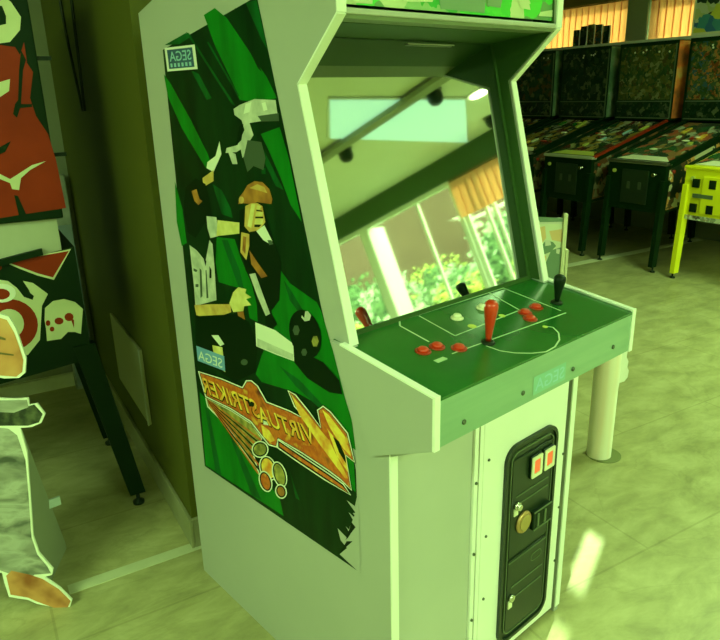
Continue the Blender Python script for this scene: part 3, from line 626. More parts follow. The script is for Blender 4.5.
# ------------------------------------------------ side art (printed vinyl on the left flank)
ab = B(); lay = [0]
AM = ['a_dark', 'a_green', 'a_mid', 'a_white', 'a_grey', 'a_skin', 'a_skin2', 'a_brown', 'a_or', 'a_ye', 'a_ol', 'a_wh', 'a_bk', 'blue', 'bluel', 'cab']
AI = {n: i for i, n in enumerate(AM)}
def ap(px, m, loc=False):
    lay[0] += 1; x = -.0006-.00002*lay[0]
    ab.face([(x, *(p if loc else sd(*p))) for p in px], AI[m])
brush = [(344, 399), (350, 424), (353, 450), (356, 470), (357, 497), (355, 506), (358.5, 512), (353, 513), (359, 521), (356, 530), (360, 541), (357, 548), (361, 573)]
ap([(-.113, 1.613), (-.54, 1.687)]+[sd(*p) for p in [(268.3, 50), (300.5, 206), (322, 310)]+brush+[(205, 466)]], 'a_dark', True)
for pg, m in [
    ([(204, 15), (215, 8), (227, 18), (267, 77), (277, 98), (262, 102), (240, 100), (235, 87), (215, 45)], 'a_green'),
    ([(231, 12), (236, 8), (252, 45), (262, 72), (258, 68)], 'a_dark'),
    ([(246, 3), (257, 0), (268, 50), (262, 40)], 'a_mid'),
    ([(186, 32), (189, 33), (236, 106), (232, 104)], 'a_mid'),
    ([(207, 42), (209, 42), (240, 96), (238, 96)], 'a_mid'),
    ([(164, 74), (171, 84), (190, 118), (208, 154), (214, 170), (206, 168), (182, 128), (168, 96)], 'a_green'),
    ([(191, 70), (199, 74), (212, 98), (207, 100)], 'a_mid'),
    ([(261, 134), (280, 127), (289, 158), (302, 222), (291, 205), (281, 178), (268, 148)], 'a_green'),
    ([(255, 142), (262, 146), (284, 190), (276, 186)], 'a_mid'),
    ([(175, 181), (183, 210), (187, 243), (182, 246), (177, 222)], 'a_green'),
    ([(165, 45), (186, 33), (192, 36), (180, 44)], 'a_mid'),
    ([(213, 184), (222, 190), (231, 208), (233, 218), (222, 214)], 'a_mid'),
    ([(217, 237), (235, 239), (241, 258), (252, 284), (257, 304), (258, 322), (250, 318), (247, 300), (240, 288), (232, 286), (219, 282), (216, 262)], 'a_green'),
    ([(279, 267), (290, 283), (300, 290), (317, 302), (322, 312), (333, 350), (345, 397), (352, 420), (356, 450), (353, 448), (340, 425), (320, 405), (296, 392), (262, 382), (256, 374), (262, 355), (274, 330), (271, 300), (272, 284)], 'a_green'),
    ([(284, 280), (290, 288), (308, 318), (306, 322), (290, 300)], 'a_mid'), ([(280, 366), (300, 380), (330, 412), (324, 412), (296, 386)], 'a_mid'),
    ([(222, 240), (228, 240), (240, 270), (246, 296), (240, 290)], 'a_mid'),
    ([(345, 402), (353, 446), (356, 492), (350, 486), (344, 470), (338, 440)], 'a_green'),
    ([(200, 392), (212, 404), (230, 424), (246, 452), (262, 474), (280, 498), (284, 516), (206, 465)], 'a_green'),
    ([(205, 405), (209, 410), (222, 476), (216, 472)], 'a_mid'), ([(226, 425), (231, 430), (262, 500), (252, 495)], 'a_mid'),
    ([(290, 470), (293, 480), (300, 500), (296, 498)], 'a_mid'),
    # brush-torn paper edge
    ([(347, 500), (358, 508), (357, 514)], 'cab'), ([(349, 512), (359, 521), (358, 528)], 'cab'), ([(346, 526), (360, 540), (360, 548), (352, 536)], 'cab'), ([(338, 528), (361, 552), (361, 573), (350, 560), (353, 555), (341, 540)], 'cab'),
    ([(359, 505), (349, 530), (354, 529), (345, 543), (352, 544), (340, 554), (361, 573.5)], 'cab'), ([(352, 522), (356, 527), (346, 540)], 'a_bk'), ([(347, 541), (353, 541), (340, 553)], 'a_bk'),
    # player reaching from above
    ([(234, 109), (240, 105), (255, 99), (276, 100), (279, 121), (262, 121), (250, 123), (254, 135), (247, 146), (237, 152), (226, 153), (227, 148), (238, 145), (245, 130), (242, 120), (235, 115)], 'a_white'),
    ([(258, 116), (279, 113), (279.5, 121), (262, 121.5)], 'a_grey'), ([(262, 103), (266, 102), (268, 110), (264, 111)], 'a_wh'), ([(246, 104), (252, 102), (250, 112), (244, 114)], 'a_wh'), ([(240, 126), (244, 124), (242, 140), (236, 146)], 'a_bk'), ([(262, 168), (266, 168), (266, 174), (262, 174)], 'a_mid'),
    ([(228, 150), (236, 154), (238, 164), (233, 164)], 'a_white'), ([(241, 148), (251, 141), (250, 150), (243, 158)], 'a_white'),
    ([(248, 140), (262, 142), (266, 158), (264, 170), (254, 166), (248, 172), (244, 158)], 'a_grey'),
    ([(220, 141), (222, 154), (214, 172), (207, 168), (208, 162), (216, 156)], 'a_wh'),
    ([(203, 178), (214, 170), (214, 181), (204, 187)], 'a_skin'),
    # left player
    ([(186, 188), (196, 178), (206, 184), (210, 198), (212, 216), (206, 222), (196, 238), (188, 232), (184, 208)], 'a_bk'),
    ([(192, 191), (197, 189), (200, 199), (203, 201), (199, 205), (195, 201)], 'a_brown'),
    ([(190, 245), (197, 250), (206, 261), (210, 240), (213, 244), (215, 266), (217, 300), (196, 306), (194, 282)], 'a_white'),
    ([(200, 268), (202, 270), (203, 296), (201, 298)], 'a_grey'), ([(206, 270), (207, 270), (209, 298), (207, 298)], 'a_grey'), ([(210, 266), (212, 270), (212, 278), (210, 278)], 'a_bk'), ([(194, 268), (198, 270), (197, 272), (194, 271)], 'a_grey'), ([(196, 284), (199, 284), (199, 287), (196, 287)], 'a_grey'), ([(204, 258), (207, 261), (206, 266)], 'a_bk'),
    ([(207, 216), (217, 217), (219, 236), (211, 238), (208, 228)], 'a_white'),
    ([(218, 220), (244, 223), (245, 233), (217, 236)], 'a_skin2'),
    # right player head, chest
    ([(240, 210), (262, 204), (272, 232), (282, 262), (280, 300), (268, 316), (262, 296), (246, 270), (240, 240)], 'a_bk'),
    ([(244, 192), (248, 185), (255, 181), (263, 182), (270, 189), (273, 199), (272, 204), (264, 203), (258, 202), (252, 204), (243, 203), (239, 204), (240, 197)], 'a_brown'),
    ([(250, 188), (258, 184), (265, 187), (268, 193), (258, 190)], 'a_skin'), (ell(242, 200, 2.6, 3.6), 'a_skin'),
    ([(246, 206), (252, 203), (258, 203), (263, 206), (266, 222), (260, 230), (250, 232), (245, 226)], 'a_skin'),
    ([(252, 204), (256, 204), (252, 228), (248, 226)], 'a_skin2'), ([(258, 205), (262, 206), (260, 210), (257, 209)], 'a_skin2'), ([(257, 212), (264, 212), (263, 216), (256, 216)], 'a_skin2'), ([(256, 219), (264, 219), (263, 224), (255, 224)], 'a_skin2'),
    ([(257, 209.5), (263, 210.5), (263, 211.5), (257, 211)], 'a_bk'), ([(256, 216.5), (264, 216.5), (264, 218.2), (256, 218.2)], 'a_bk'), ([(255, 224.5), (262, 224.5), (260, 227), (255, 227)], 'a_bk'),
    ([(257, 231), (265, 225), (270, 235), (273, 241), (269, 243), (264, 240)], 'a_wh'), ([(268, 240), (272, 240), (274, 244), (270, 245)], 'a_grey'),
    ([(242, 232), (250, 234), (250, 246), (247, 260), (241, 252)], 'a_skin'), ([(244, 236), (247, 237), (246, 254), (243, 250)], 'a_brown'),
    ([(250, 250), (258, 262), (268, 276), (262, 278), (252, 264)], 'a_brown'),
    ([(250, 274), (256, 273), (265, 298), (271, 314), (267, 317), (258, 296)], 'a_white'),
    ([(266, 316), (272, 313), (278, 324), (272, 330), (266, 324)], 'a_bk'),
    # arm and hand
    ([(195, 305), (212, 304), (231, 304), (232, 312), (212, 319), (197, 315)], 'a_skin'),
    ([(230, 303), (234, 292), (239, 287), (247, 289), (246, 293), (252, 297), (247, 299), (252, 305), (245, 306), (244, 311), (234, 312)], 'a_skin2'),
    ([(238, 312), (244, 311), (247, 325), (241, 326)], 'a_brown'),
    ([(196, 316), (236, 314), (250, 322), (258, 346), (256, 372), (236, 382), (212, 366), (196, 342)], 'a_bk'),
    ([(212, 335), (219, 335), (225, 344), (221, 346)], 'a_wh'), ([(213, 345), (223, 347), (226, 372), (216, 364)], 'a_skin2'),
    (ell(245, 362, 3.4, 3), 'a_grey'),
    # sock, boot and ball
    ([(256, 322), (276, 330), (296, 345), (295, 361), (276, 354), (257, 346)], 'a_wh'),
    ([(258, 338), (294, 354), (294, 360), (258, 346)], 'a_white'),
    ([(294, 343), (304, 352), (324, 362), (340, 380), (343, 394), (330, 392), (308, 378), (295, 362)], 'a_bk'),
    (ell(306, 334, 15.5, 25, 22, 0, -0.25), 'a_bk'),
    (ell(307, 316, 5, 5.5, 6, 0, -0.2), 'a_white'), ([(303, 309), (306, 312), (305, 318), (302, 314)], 'a_bk'), (ell(297, 330, 3.5, 5.5, 6), 'a_grey'), (ell(316, 341, 3.6, 6, 6), 'a_ol'), (ell(305, 352, 3, 4, 6), 'a_grey'),
    # small maker plate
    ([(197, 345.5), (225, 356), (226, 371), (198.5, 360.5)], 'blue'),
]: ap(pg, m)
# title: outline, then the fiery body
title = [(200, 372), (222, 379), (243.5, 388), (247.5, 381), (252, 381), (258, 386), (267, 402), (290, 411), (308, 420), (296, 406), (289.5, 391), (296, 395), (309, 411), (322, 428), (319, 410), (324, 406.5), (331, 412), (348, 433), (355, 461), (346, 454), (352, 489), (342, 479), (330, 470), (303, 452), (279, 438), (277, 446), (270, 444), (262, 434), (252, 421), (232, 408), (207, 396)]
cxy = (sum(p[0] for p in title)/len(title), sum(p[1] for p in title)/len(title))
fan_hull = [(207, 398), (232, 411), (252, 424), (262, 438), (258, 446), (254, 456), (258, 470), (262, 478), (246, 452), (229, 426), (209, 406)]
ap(grow(fan_hull, 1.2), 'a_wh'); ap(fan_hull, 'a_ol')
for k in range(9):
    f = k/8; a = Vector((208+f*2, 399+f*5)); e = Vector((262-f*3, 440+f*33)); n = Vector((-.4, .9))*0.9
    ap([tuple(a-n*.4), tuple(e-n), tuple(e+n), tuple(a+n*.4)], 'a_bk' if k % 2 else 'a_or')
ap(grow(title, 1.7), 'a_bk'); ap(grow(title, 1.1), 'a_wh'); ap(grow(title, -.1), 'a_bk'); ap(grow(title, -.7), 'a_or')
ap([(292, 394), (297, 400), (330, 440), (349, 478), (346, 478), (322, 446), (300, 414)], 'a_ye')
ap([(323, 409), (330, 415), (346, 436), (352, 456), (344, 448), (330, 426)], 'a_ye'); ap([(328, 428), (336, 438), (346, 452), (349, 472), (338, 456)], 'a_ye')
ap([(334, 436), (340, 441), (346, 455), (347, 463), (340, 452)], 'a_bk')
ap([(262, 424), (270, 430), (276, 440), (271, 442), (264, 436)], 'a_ye'); ap([(248, 399), (256, 402), (258, 407), (250, 406)], 'a_bk'); ap([(263, 417), (268, 417), (270, 425), (264, 424)], 'a_wh')
_u = [(279, 440), (303, 456), (330, 474), (344, 484), (351, 494), (326, 479), (296, 459), (279, 447)]; ap(grow(_u, 1), 'a_wh'); ap(grow(_u, -.1), 'a_bk'); ap(grow(_u, -1.6), 'a_or')
for cx_, cy_, rx, ry, m in ((261, 449, 8.5, 8.5, 'a_ol'), (269, 468, 8.5, 13, 'a_ye'), (280.5, 474, 7, 13.5, 'a_ol'), (266.5, 481, 6.5, 11, 'a_or'), (282, 491, 5.8, 7.5, 'a_brown')):
    ap(ell(cx_, cy_, rx, ry, 20, 0, -.3), 'a_wh'); ap(ell(cx_, cy_, rx-1.2, ry-1.2, 20, 0, -.3), 'a_bk'); ap(ell(cx_, cy_, rx-2.3, ry-2.6, 20, 0, -.3), m)
def art_text(body, right_px, left_px, up_px, m, bold=.012):
    a, c, e = Vector(sd(*right_px)), Vector(sd(*left_px)), Vector(sd(*up_px)); lay[0] += 1; x = -.0006-.00002*lay[0]
    put_text(ab, body, (x, a.x, a.y), (0, c.x-a.x, c.y-a.y), (0, e.x-a.x, e.y-a.y), AI[m], bold)
art_text('VIRTUA', (318, 447), (262, 423), (312, 428), 'a_bk', .035); art_text('VIRTUA', (318, 446), (262, 422), (312, 427), 'a_ye')
art_text('STRIKER', (262, 420), (205, 393), (256, 401), 'a_bk', .035); art_text('STRIKER', (262, 419), (205, 392), (256, 400), 'a_ye')
art_text('SEGA', (223.5, 368), (199.5, 359), (223, 358.5), 'a_wh', .0)
side_art = obj('side_art', ab, AM, left_panel, recalc=False)
side_art['label'] = 'green and black football print with mirrored orange title'
sb = B(); q = [sd(*p) for p in [(165.5, 48), (195.5, 44.5), (198.5, 69), (168.5, 71.5)]]
sb.prism([(-.0020, *p) for p in q], (-.0008, 0, 0), 0)
def bl(s, t, x=-.0031):   # bilinear on the plate
    a, c, e, g = [Vector(p) for p in q]; p = a*(1-s)*(1-t)+c*s*(1-t)+e*s*t+g*(1-s)*t; return (x, p.x, p.y)
sb.face([bl(.08, .1), bl(.92, .1), bl(.92, .9), bl(.08, .9)], 1)
P = Vector(bl(.86, .60, -.0033)); put_text(sb, 'SEGA', P, Vector(bl(.14, .60, -.0033))-P, Vector(bl(.86, .18, -.0033))-P, 2, .01)
for k in range(6): sb.face([bl(.14+k*.125, .68, -.0033), bl(.21+k*.125, .68, -.0033), bl(.21+k*.125, .84, -.0033), bl(.14+k*.125, .84, -.0033)], 2)
obj('maker_plate', sb, ['paper', 'bluedk', 'bluel'], left_panel, recalc=False)

# ================================================================== PINBALL MACHINES
def pinball(loc, rz, label, body='black', side='p_side1', field='p_field', bg='bg0', bbside='black', legm='black', rail='metal', apron='cream', front_z=(.49, .90), rear_z=(.60, 1.24), group='pinball machines', sides=True, speck=None, Lx=1.24, rdx=.06, bbx=None, bz0=None, cdoor='coind', railm='black', bh=.33):
    t = thing('pinball_machine', label, 'pinball machine', loc, rz, group)
    w = .575; h = w/2
    (fb0, ft), (rb0, rt) = front_z, rear_z
    obj('cabinet', B().prism([(0, -h, fb0), (0, -h, ft-.012), (Lx, -h, rt-.012), (Lx, -h, rb0)], (0, w, 0)), body, t)
    if sides:
        for s in (-1, 1):
            y = s*(h+.0008)
            obj('side_art', B().face([(.04, y, fb0+.03), (.04, y, ft-.05), (Lx-.06, y, rt-.06), (Lx-.06, y, rb0+.03)]), side, t)
    for s in (-1, 1):
        obj('side_rail', B().prism([(.02, s*h-.014, ft-.012), (.02, s*h-.014, ft+.008), (Lx-.1, s*h-.014, rt-.004), (Lx-.1, s*h-.014, rt-.024)], (0, .028, 0)), railm if s < 0 else 'black', t)
    f = lambda x, dz: ft+(rt-ft)*x/Lx+dz
    obj('playfield', B().face([(.06, -h+.02, f(.06, -.010)), (.06, h-.02, f(.06, -.010)), (1.0, h-.02, f(1.0, -.010)), (1.0, -h+.02, f(1.0, -.010))]), field, t)
    for k in range(9):
        x, y = random.uniform(.28, .92), random.uniform(-.2, .2); a, c = random.uniform(.02, .07), random.uniform(.012, .03); zz = f(x, -.009)
        if k < 3: obj('bumper', B().lathe([(.03, 0), (.034, .7), (.02, 1)], (x, y, zz), (x, y, zz+.012), 14), random.choice(['p_cream', 'redd', 'yell', 'cream']), t)
        else: obj('plastic_guide', B().prism([(x-a, y-c, f(x-a, -.009)), (x+a, y-c*.4, f(x+a, -.009)), (x+a*.7, y+c, f(x+a*.7, -.009)), (x-a*.8, y+c*.8, f(x-a*.8, -.009))], (0, 0, .010)), random.choice(['p_cream', 'redd', 'yell', 'bluel', 'a_ye', 'a_green', 'metal']), t)
    ab_ = B(); ab_.prism([(.06, -h+.03, f(.06, -.0095)), (.06, h-.03, f(.06, -.0095)), (.15, h-.12, f(.15, -.0095)), (.15, -h+.12, f(.15, -.0095))], (0, 0, .003)); obj('apron', ab_, apron, t)
    obj('lockdown_bar', B().box(-.012, .055, -h-.012, h+.012, ft-.02, ft+.004, bev=.006), rail, t)
    cdr = obj('coin_door', B().box(-.012, .001, -.13, .13, fb0+.06, ft-.07, bev=.003), cdoor, t)
    if body != 'yellow':
        for ya in (-.07, .04): obj('coin_slot', B().box(-.016, -.012, ya, ya+.03, fb0+.18, fb0+.24), 'screw', cdr)
    obj('start_button', B().cyl((0, h-.07, ft-.09), (-.014, h-.07, ft-.09), .016), 'yell', t)
    if body != 'yellow': obj('plunger', B().cyl((0, -h+.06, ft-.09), (-.07, -h+.06, ft-.09), .007).cyl((-.07, -h+.06, ft-.09), (-.085, -h+.06, ft-.09), .016), 'chrome', t)
    for s in (-1, 1): obj('flipper_button', B().cyl((.09, s*h, ft-.07), (.09, s*(h+.012), ft-.07), .014), 'redd', t)
    for x, s, top, dx in ((.02, -1, ft-.14, -.04), (.02, 1, ft-.14, -.04), (Lx-.02, -1, rt-.36, rdx), (Lx-.02, 1, rt-.36, rdx)):
        lb = B(); y = s*(h+.004)
        A = [(x-.036, y-.040*(s > 0)-.0, top), (x+.036, y-.040*(s > 0), top), (x+.036, y+.040*(s < 0), top), (x-.036, y+.040*(s < 0), top)]
        D = [(px_*1+(dx) if False else (x+(px_-x)*.8+dx), py_, .045) for px_, py_, _ in A]
        va = [lb.bm.verts.new(p) for p in A]; vd = [lb.bm.verts.new(p) for p in D]
        lb.bm.faces.new(va); lb.bm.faces.new(vd[::-1])
        for k in range(4): lb.bm.faces.new((va[k], va[(k+1) % 4], vd[(k+1) % 4], vd[k]))
        lg = obj('leg', lb, legm, t)
        obj('leveler', B().lathe([(.022, 0), (.022, .2), (.007, .35), (.007, 1)], (x+dx, y-.012*s, 0), (x+dx, y-.012*s, .05), 12), 'dark', lg)
    # backbox
    bz0 = rt-.06 if bz0 is None else bz0; bz1 = 1.895; bx0, bx1 = bbx or (Lx-.26, Lx-.03)
    obj('neck', B().box(bx0+.05, bx1-.02, -h+.004, h-.004, rt-.04, bz0+.002), 'p_silver' if speck else 'black', t)
    bb = obj('backbox', B().box(bx0, bx1, -bh, bh, bz0, bz1, bev=.004), 'black', t)
    if bbside != 'black': obj('backbox_art', B().box(bx0+.004, bx1-.004, -bh-.0012, -bh-.0003, bz0+.02, bz1-.01), bbside, bb)
    obj('translite', B().box(bx0-.003, bx0+.002, -bh+.03, bh-.03, bz0+.19, bz1-.035), bg, bb)
    obj('speaker_panel', B().box(bx0-.003, bx0+.002, -bh+.03, bh-.03, bz0+.03, bz0+.165), 'bg1', bb)
    tr = B()
    for z in (bz0+.02, bz0+.175): tr.box(bx0-.006, bx0, -bh+.02, bh-.02, z-.005, z+.005)
    tr.box(bx0-.006, bx0, -bh+.015, -bh+.025, bz0+.02, bz1-.03)
    obj('trim', tr, 'coinl', bb)
    for k in range(5):
        y = random.uniform(-.25, .25); zz = bz1-.085+random.uniform(-.015, .015)
        obj('backglass_lamp', B().cyl((bx0-.003, y, zz), (bx0-.006, y, zz), .009, n=8), 'cream', bb)
    return t, w, Lx
G = 'pinball machines in the row under the windows'
FU = 4.93
pinball(R(FU, 3.85), ROOM_A, 'black pinball machine beside the yellow one, orange side art', 'black', 'p_side1', 'p_field2', 'bg3', 'bbside_or', group=G)
pinball(R(FU, 4.62), ROOM_A, 'black pinball machine second from the yellow one, brown side art', 'black', 'p_side2', 'p_field', 'bg2', 'bbside_or', group=G, apron='yell', rail='p_silver', railm='p_red')
pinball(R(FU, 5.39), ROOM_A, 'dark pinball machine half hidden, third from the yellow one', 'black', 'p_side2', 'p_field', 'bg1', 'bbside_gr', group=G)
pinball(R(FU, 6.15), ROOM_A, 'dark pinball machine closest behind the arcade cabinet edge', 'black', 'p_side2', 'p_field', 'bg0', 'bbside_gr', group=G)
ty, w_, l_ = pinball(R(FU-.02, 3.085), ROOM_A, 'bright yellow pinball machine with yellow splayed legs', 'yellow', 'p_speck', 'p_field2', 'bg3', 'black', 'yellow', 'yellow', group=G, cdoor='yellow')
for zz in (.585, .775):
    for yy in (-.235, -.095, .045, .185): obj('front_square', B().box(-.0145, -.0005, yy-.028, yy+.028, zz-.033, zz+.033), 'dark', ty)
for yy in (-.165, .115): obj('front_bar', B().box(-.0145, -.0005, yy-.085, yy+.085, .665, .695), 'coinl', ty)
obj('front_sill', B().box(-.004, 0, -.28, .28, .49, .525), 'p_speck', ty)
# toppers
t = thing('picture_row', 'row of five dark picture cards standing on the windowsill', 'picture', R(UW-.13, 5.70, 1.945), ROOM_A)
for k in range(5):
    y = .21-.105*k; o = obj('picture_card', B().box(-.012, .002, y-.046, y+.046, 0.0, (.17, .20, .21, .20, .18)[k]), 'bg%d' % (k % 4), t)
    obj('card_edge', B().box(-.014, -.0125, y-.055, y-.042, 0, (.17, .20, .21, .20, .18)[k]), 'mull', o)
t = thing('picture_board', 'blue and yellow picture board standing above the right pinball machine', 'picture', R(UW-.13, 4.30, 1.945), ROOM_A)
obj('board', B().box(-.012, 0, -.20, .16, 0, .34, bev=.002), art('board_art', [(.04, .16, .38), (.08, .35, .40), (.75, .72, .10), (.02, .05, .03), (.05, .2, .45), (.6, .66, .3), (.7, .72, .55)], 9, 0.5), t)
pf = B(); pf.box(-.016, -.0125, .145, .162, 0, .34).box(-.016, -.0125, -.2, .16, 0, .02); obj('frame', pf, 'cream', t)

# the machine at the left edge: rear end of its flank shows
PV = 2.42
tl, w_, l_ = pinball(R(-.89, PV+.29), ROOM_A, 'black pinball machine with red and cream skull side art', 'black', 'black', 'p_field', 'bg0', 'black', 'black', group='pinball machine by the olive wall', sides=False, rear_z=(.63, 1.045), front_z=(.52, .88), speck=True, Lx=1.178, rdx=.105, bbx=(.90, 1.158), bz0=1.135, bh=.300)
inv = (Matrix.Translation(R(-.89, PV+.29)) @ Matrix.Rotation(ROOM_A, 4, 'Z')).inverted()
def decal(root_inv, V0, polys, mats, par, name, y, dn=-1):
    """polys traced where they lie on the machine's flank (a plane of constant v)"""
    bb_ = B(); idx = {m: i for i, m in enumerate(mats)}
    for k, (pg, m) in enumerate(polys):
        pts = []
        for px, py in pg:
            p = root_inv @ hit(px, py, R(0, V0), V); pts.append((p.x, y+dn*(.0006+.00025*k), p.z))
        bb_.face(pts, idx[m])
    return obj(name, bb_, mats, par, recalc=False)
DM = ['p_red', 'p_cream', 'black', 's_white', 'p_silver']
part = {c.name.split('.')[0]: c for c in tl.children}
low = [
    ([(4, 262), (36, 256), (71, 249), (54, 280), (37, 275.5), (20, 269)], 'p_cream'), ([(7, 262), (36, 257), (69, 251), (53, 277.5), (38, 273.5)], 'p_red'),
    ([(-60, 268), (-20, 262), (0, 262), (2, 268), (-10, 282), (-60, 290)], 'p_red'),
    ([(-30, 276), (8, 281), (17, 288), (24, 297), (33, 300), (29, 290), (23, 281), (33, 283), (48, 294), (42, 306), (40, 340), (28, 355), (-30, 360)], 'p_cream'),
    ([(25, 289), (34, 296), (33, 299), (26, 296)], 'black'),
    (ell(9, 325, 29, 26, 26), 'p_red'), (ell(9, 324, 15, 15, 22), 'p_cream'),
    ([(45, 308), (53, 301), (64, 299), (75, 302), (83, 309), (81, 334), (75, 332), (68, 332), (61, 339), (47, 341), (46, 329), (44.5, 320)], 'p_cream'),
    (ell(59, 321, 4.6, 3.6, 10), 'p_red'), (ell(69, 317, 4.6, 4.2, 10), 'p_red'), ([(70, 317), (74, 320), (74, 328)], 'p_red'), (ell(48, 323, 2.4, 3, 8), 'p_red'), (ell(52, 329, 2.4, 2.6, 8), 'p_red'),
    (ell(2, 293, 14, 9.5, 16), 's_white'), (ell(1, 294, 9, 5.5, 14), 'p_red'),
]
decal(inv, PV, low, DM, part['cabinet'], 'flank_art', -.2875)
up = [
    ([(-60, 40), (0, 45), (15, 47), (20, 55), (24, 42), (25.5, 52), (27, 63), (33, 72), (30, 98), (36, 116), (48, 134), (56, 160), (66, 208), (25, 214), (-60, 228)], 'p_red'),
    ([(-20, 0), (5, -3), (11, 2), (21, 17), (20, 30), (10, 42), (-20, 46)], 'p_cream'), ([(-12, 4), (2, 6), (6, 16), (6, 24), (-12, 28)], 'black'),
    ([(21, 50), (26, 60), (23, 70), (21, 104), (32, 104), (32, 107), (20, 108), (17, 118), (13, 114), (15, 104), (18, 100), (19, 70)], 'black'),
    ([(-20, 84), (0, 82), (10, 79), (9, 91), (0, 97), (-20, 100)], 'p_cream'),
    ([(-20, 150), (0, 147), (11, 141), (5, 152), (-4, 156)], 'black'),
    ([(-20, 176), (0, 174), (10, 179), (15, 176), (32, 165), (46, 161), (30, 170), (21, 178), (19, 190), (12, 189), (10, 183), (0, 179), (-20, 182)], 'p_cream'),
    ([(14, 195), (18, 196), (26, 214), (19, 216)], 'black'),
]
bbo = part['backbox']
inv2 = inv
decal(inv2, PV-.01, up, DM, bbo, 'backbox_art', -.300)
for z in (1.62, 1.33): obj('bracket', B().box(1.15, 1.20, -.285, -.275, z, z+.012), 'dark', bbo)

# ================================================================== CARDBOARD CUTOUT (martial artist, only the lower body reaches into the picture)
T = floor_at(70, 607); NR = Vector((math.sin(YAW), math.cos(YAW), 0)); AX = Vector((math.cos(YAW), -math.sin(YAW), 0))
so = thing('cardboard_cutout', 'life size cardboard cutout of a barefoot fighter in loose white trousers', 'cardboard cutout', T, 0)
def sp(px, py, off=0):
    p = hit(px, py, T, NR); p = p-T; p.z = max(p.z, 0.0); return p-NR*off
outline = [(-120, 306), (-108, 276), (-97, 252), (-100, 224), (-86, 207), (-62, 208), (-51, 228), (-54, 254), (-63, 270), (-60, 290), (-30, 300), (0, 314), (9, 317), (16, 329), (21, 344), (26, 358), (25, 373), (19, 378), (4, 378.5), (-8, 376), (-10, 398), (17, 399), (28, 398), (29, 405), (37, 403.5), (45, 414), (41, 423), (32, 427), (20, 428), (27, 452), (30, 493), (33, 536), (39, 553), (53, 569), (52, 575), (44, 577), (60, 588), (72, 600), (70, 608.5), (55, 609), (37, 604), (28, 600), (9, 597), (4, 582), (2, 573), (-10, 572), (-30, 560), (-50, 580), (-95, 590), (-130, 560), (-110, 430), (-128, 380)]
obj('board', B().prism([sp(*p) for p in outline], NR*.006), 's_white', so)
def pr_(name, polys, m, off):
    bb_ = B()
    for k, pg in enumerate(polys): bb_.face([sp(x, y, off+.0003*k) for x, y in grow_px(pg, 1.5)])
    o = obj(name, bb_, m, so, recalc=False); return o
pr_('printed_trousers', [[(-105, 430), (-40, 424), (8, 430), (16, 436), (24, 460), (27, 493), (30, 537), (36, 555), (46, 567), (49, 572), (34, 573), (28, 578), (4, 570), (-30, 556), (-60, 575), (-120, 556)]], 's_cloth', .001)
pr_('printed_foot', [[(8, 576), (12, 572), (30, 576), (42, 580), (58, 590), (69, 601), (67, 606), (54, 606), (38, 600), (29, 596), (12, 593)]], 's_skin', .0013)
pr_('printed_face', [[(-94, 226), (-84, 216), (-64, 217), (-55, 230), (-57, 252), (-66, 266), (-82, 268), (-93, 252)]], 's_skin', .0012)
pr_('printed_hair', [[(-97, 230), (-96, 222), (-84, 210), (-64, 211), (-54, 228), (-66, 224), (-84, 225), (-92, 240)]], 's_belt', .0018)
pr_('printed_belt', [[(-100, 402), (-10, 404), (14, 408), (27, 408), (34, 406), (41, 414), (38, 421), (28, 424), (12, 424), (-100, 424)]], 's_belt', .0013)
pr_('printed_jacket', [[(-105, 320), (-40, 330), (-12, 380), (-12, 402), (-100, 400)], [(-8, 402), (26, 401), (27, 406), (14, 411), (-8, 410)]], 's_cloth', .0011)
pr_('printed_forearm', [[(-60, 306), (-4, 318), (6, 321), (13, 333), (18, 347), (22, 360), (21, 371), (16, 375), (-10, 373), (-50, 350)]], 's_skin', .0013)
for pg in ([(0, 336), (6, 338), (6, 340), (0, 339)], [(0, 352), (14, 354), (14, 355.5), (0, 354)]): obj('printed_crease', B().face([sp(x, y, .0022) for x, y in pg]), 'brownh', so, recalc=False)
# easel flap behind the board
h0 = sp(17, 424, -.008); h1 = sp(38, 604, -.008); h1.z = 0
o1 = floor_at(66, 549)-T; 
e1 = h0.lerp(o1, .96); e1 = e1+(h0-o1)*.02
obj('easel_flap', B().prism([h0, h1, Vector((o1.x, o1.y, 0)), Vector((o1.x, o1.y, .01))+Vector((0, 0, .012))], Vector((.003, .003, 0))), 'card', so)
tp = floor_at(50, 555)-T
mid = h0.lerp(o1, .60)
obj('tape', B().box(mid.x-.004, mid.x+.035, mid.y-.004, mid.y+.004, mid.z-.012, mid.z+.018), mat('pale_tape', (.5, .6, .56), .5), so)

# ================================================================== ROLL OF PAPER STANDING RIGHT OF THE CABINET
tb = (floor_at(590, 459)+floor_at(612, 459))/2
tb = tb + Vector((FW.x, FW.y, 0)).normalized()*.035
ro = thing('paper_roll', 'upright cream paper roll with a torn edge standing right of the cabinet', 'paper roll', (tb.x, tb.y, 0))
rb_ = B(); n = 40; z1 = .66; P0, P1 = [], []
for k in range(n):
    a = 2*PI*k/n*1.12; r = .047+.006*k/n
    P0.append((r*math.cos(a), r*math.sin(a)))
ring0 = [rb_.bm.verts.new((x, y, 0)) for x, y in P0]; ring1 = [rb_.bm.verts.new((x*1.05, y*1.05, z1)) for x, y in P0]
for k in range(n-1):
    f = rb_.bm.faces.new((ring0[k], ring0[k+1], ring1[k+1], ring1[k])); f.smooth = True
M['roll'] = noisy('cream_paper_roll', [(0.3, (.90, .70, .54)), (0.5, (.93, .84, .70)), (0.7, (.95, .92, .84))], 2.2, 3, 0.7, stretch=(7, 7, .3))
pr1 = obj('rolled_sheet', rb_, 'roll', ro, recalc=False)
obj('inner_core', B().cyl((0, 0, .0005), (0, 0, .63), .040), 'roll', ro)
fl = B(); d = Vector((RT.x, RT.y, 0)).normalized(); bk = -Vector((FW.x, FW.y, 0)).normalized()
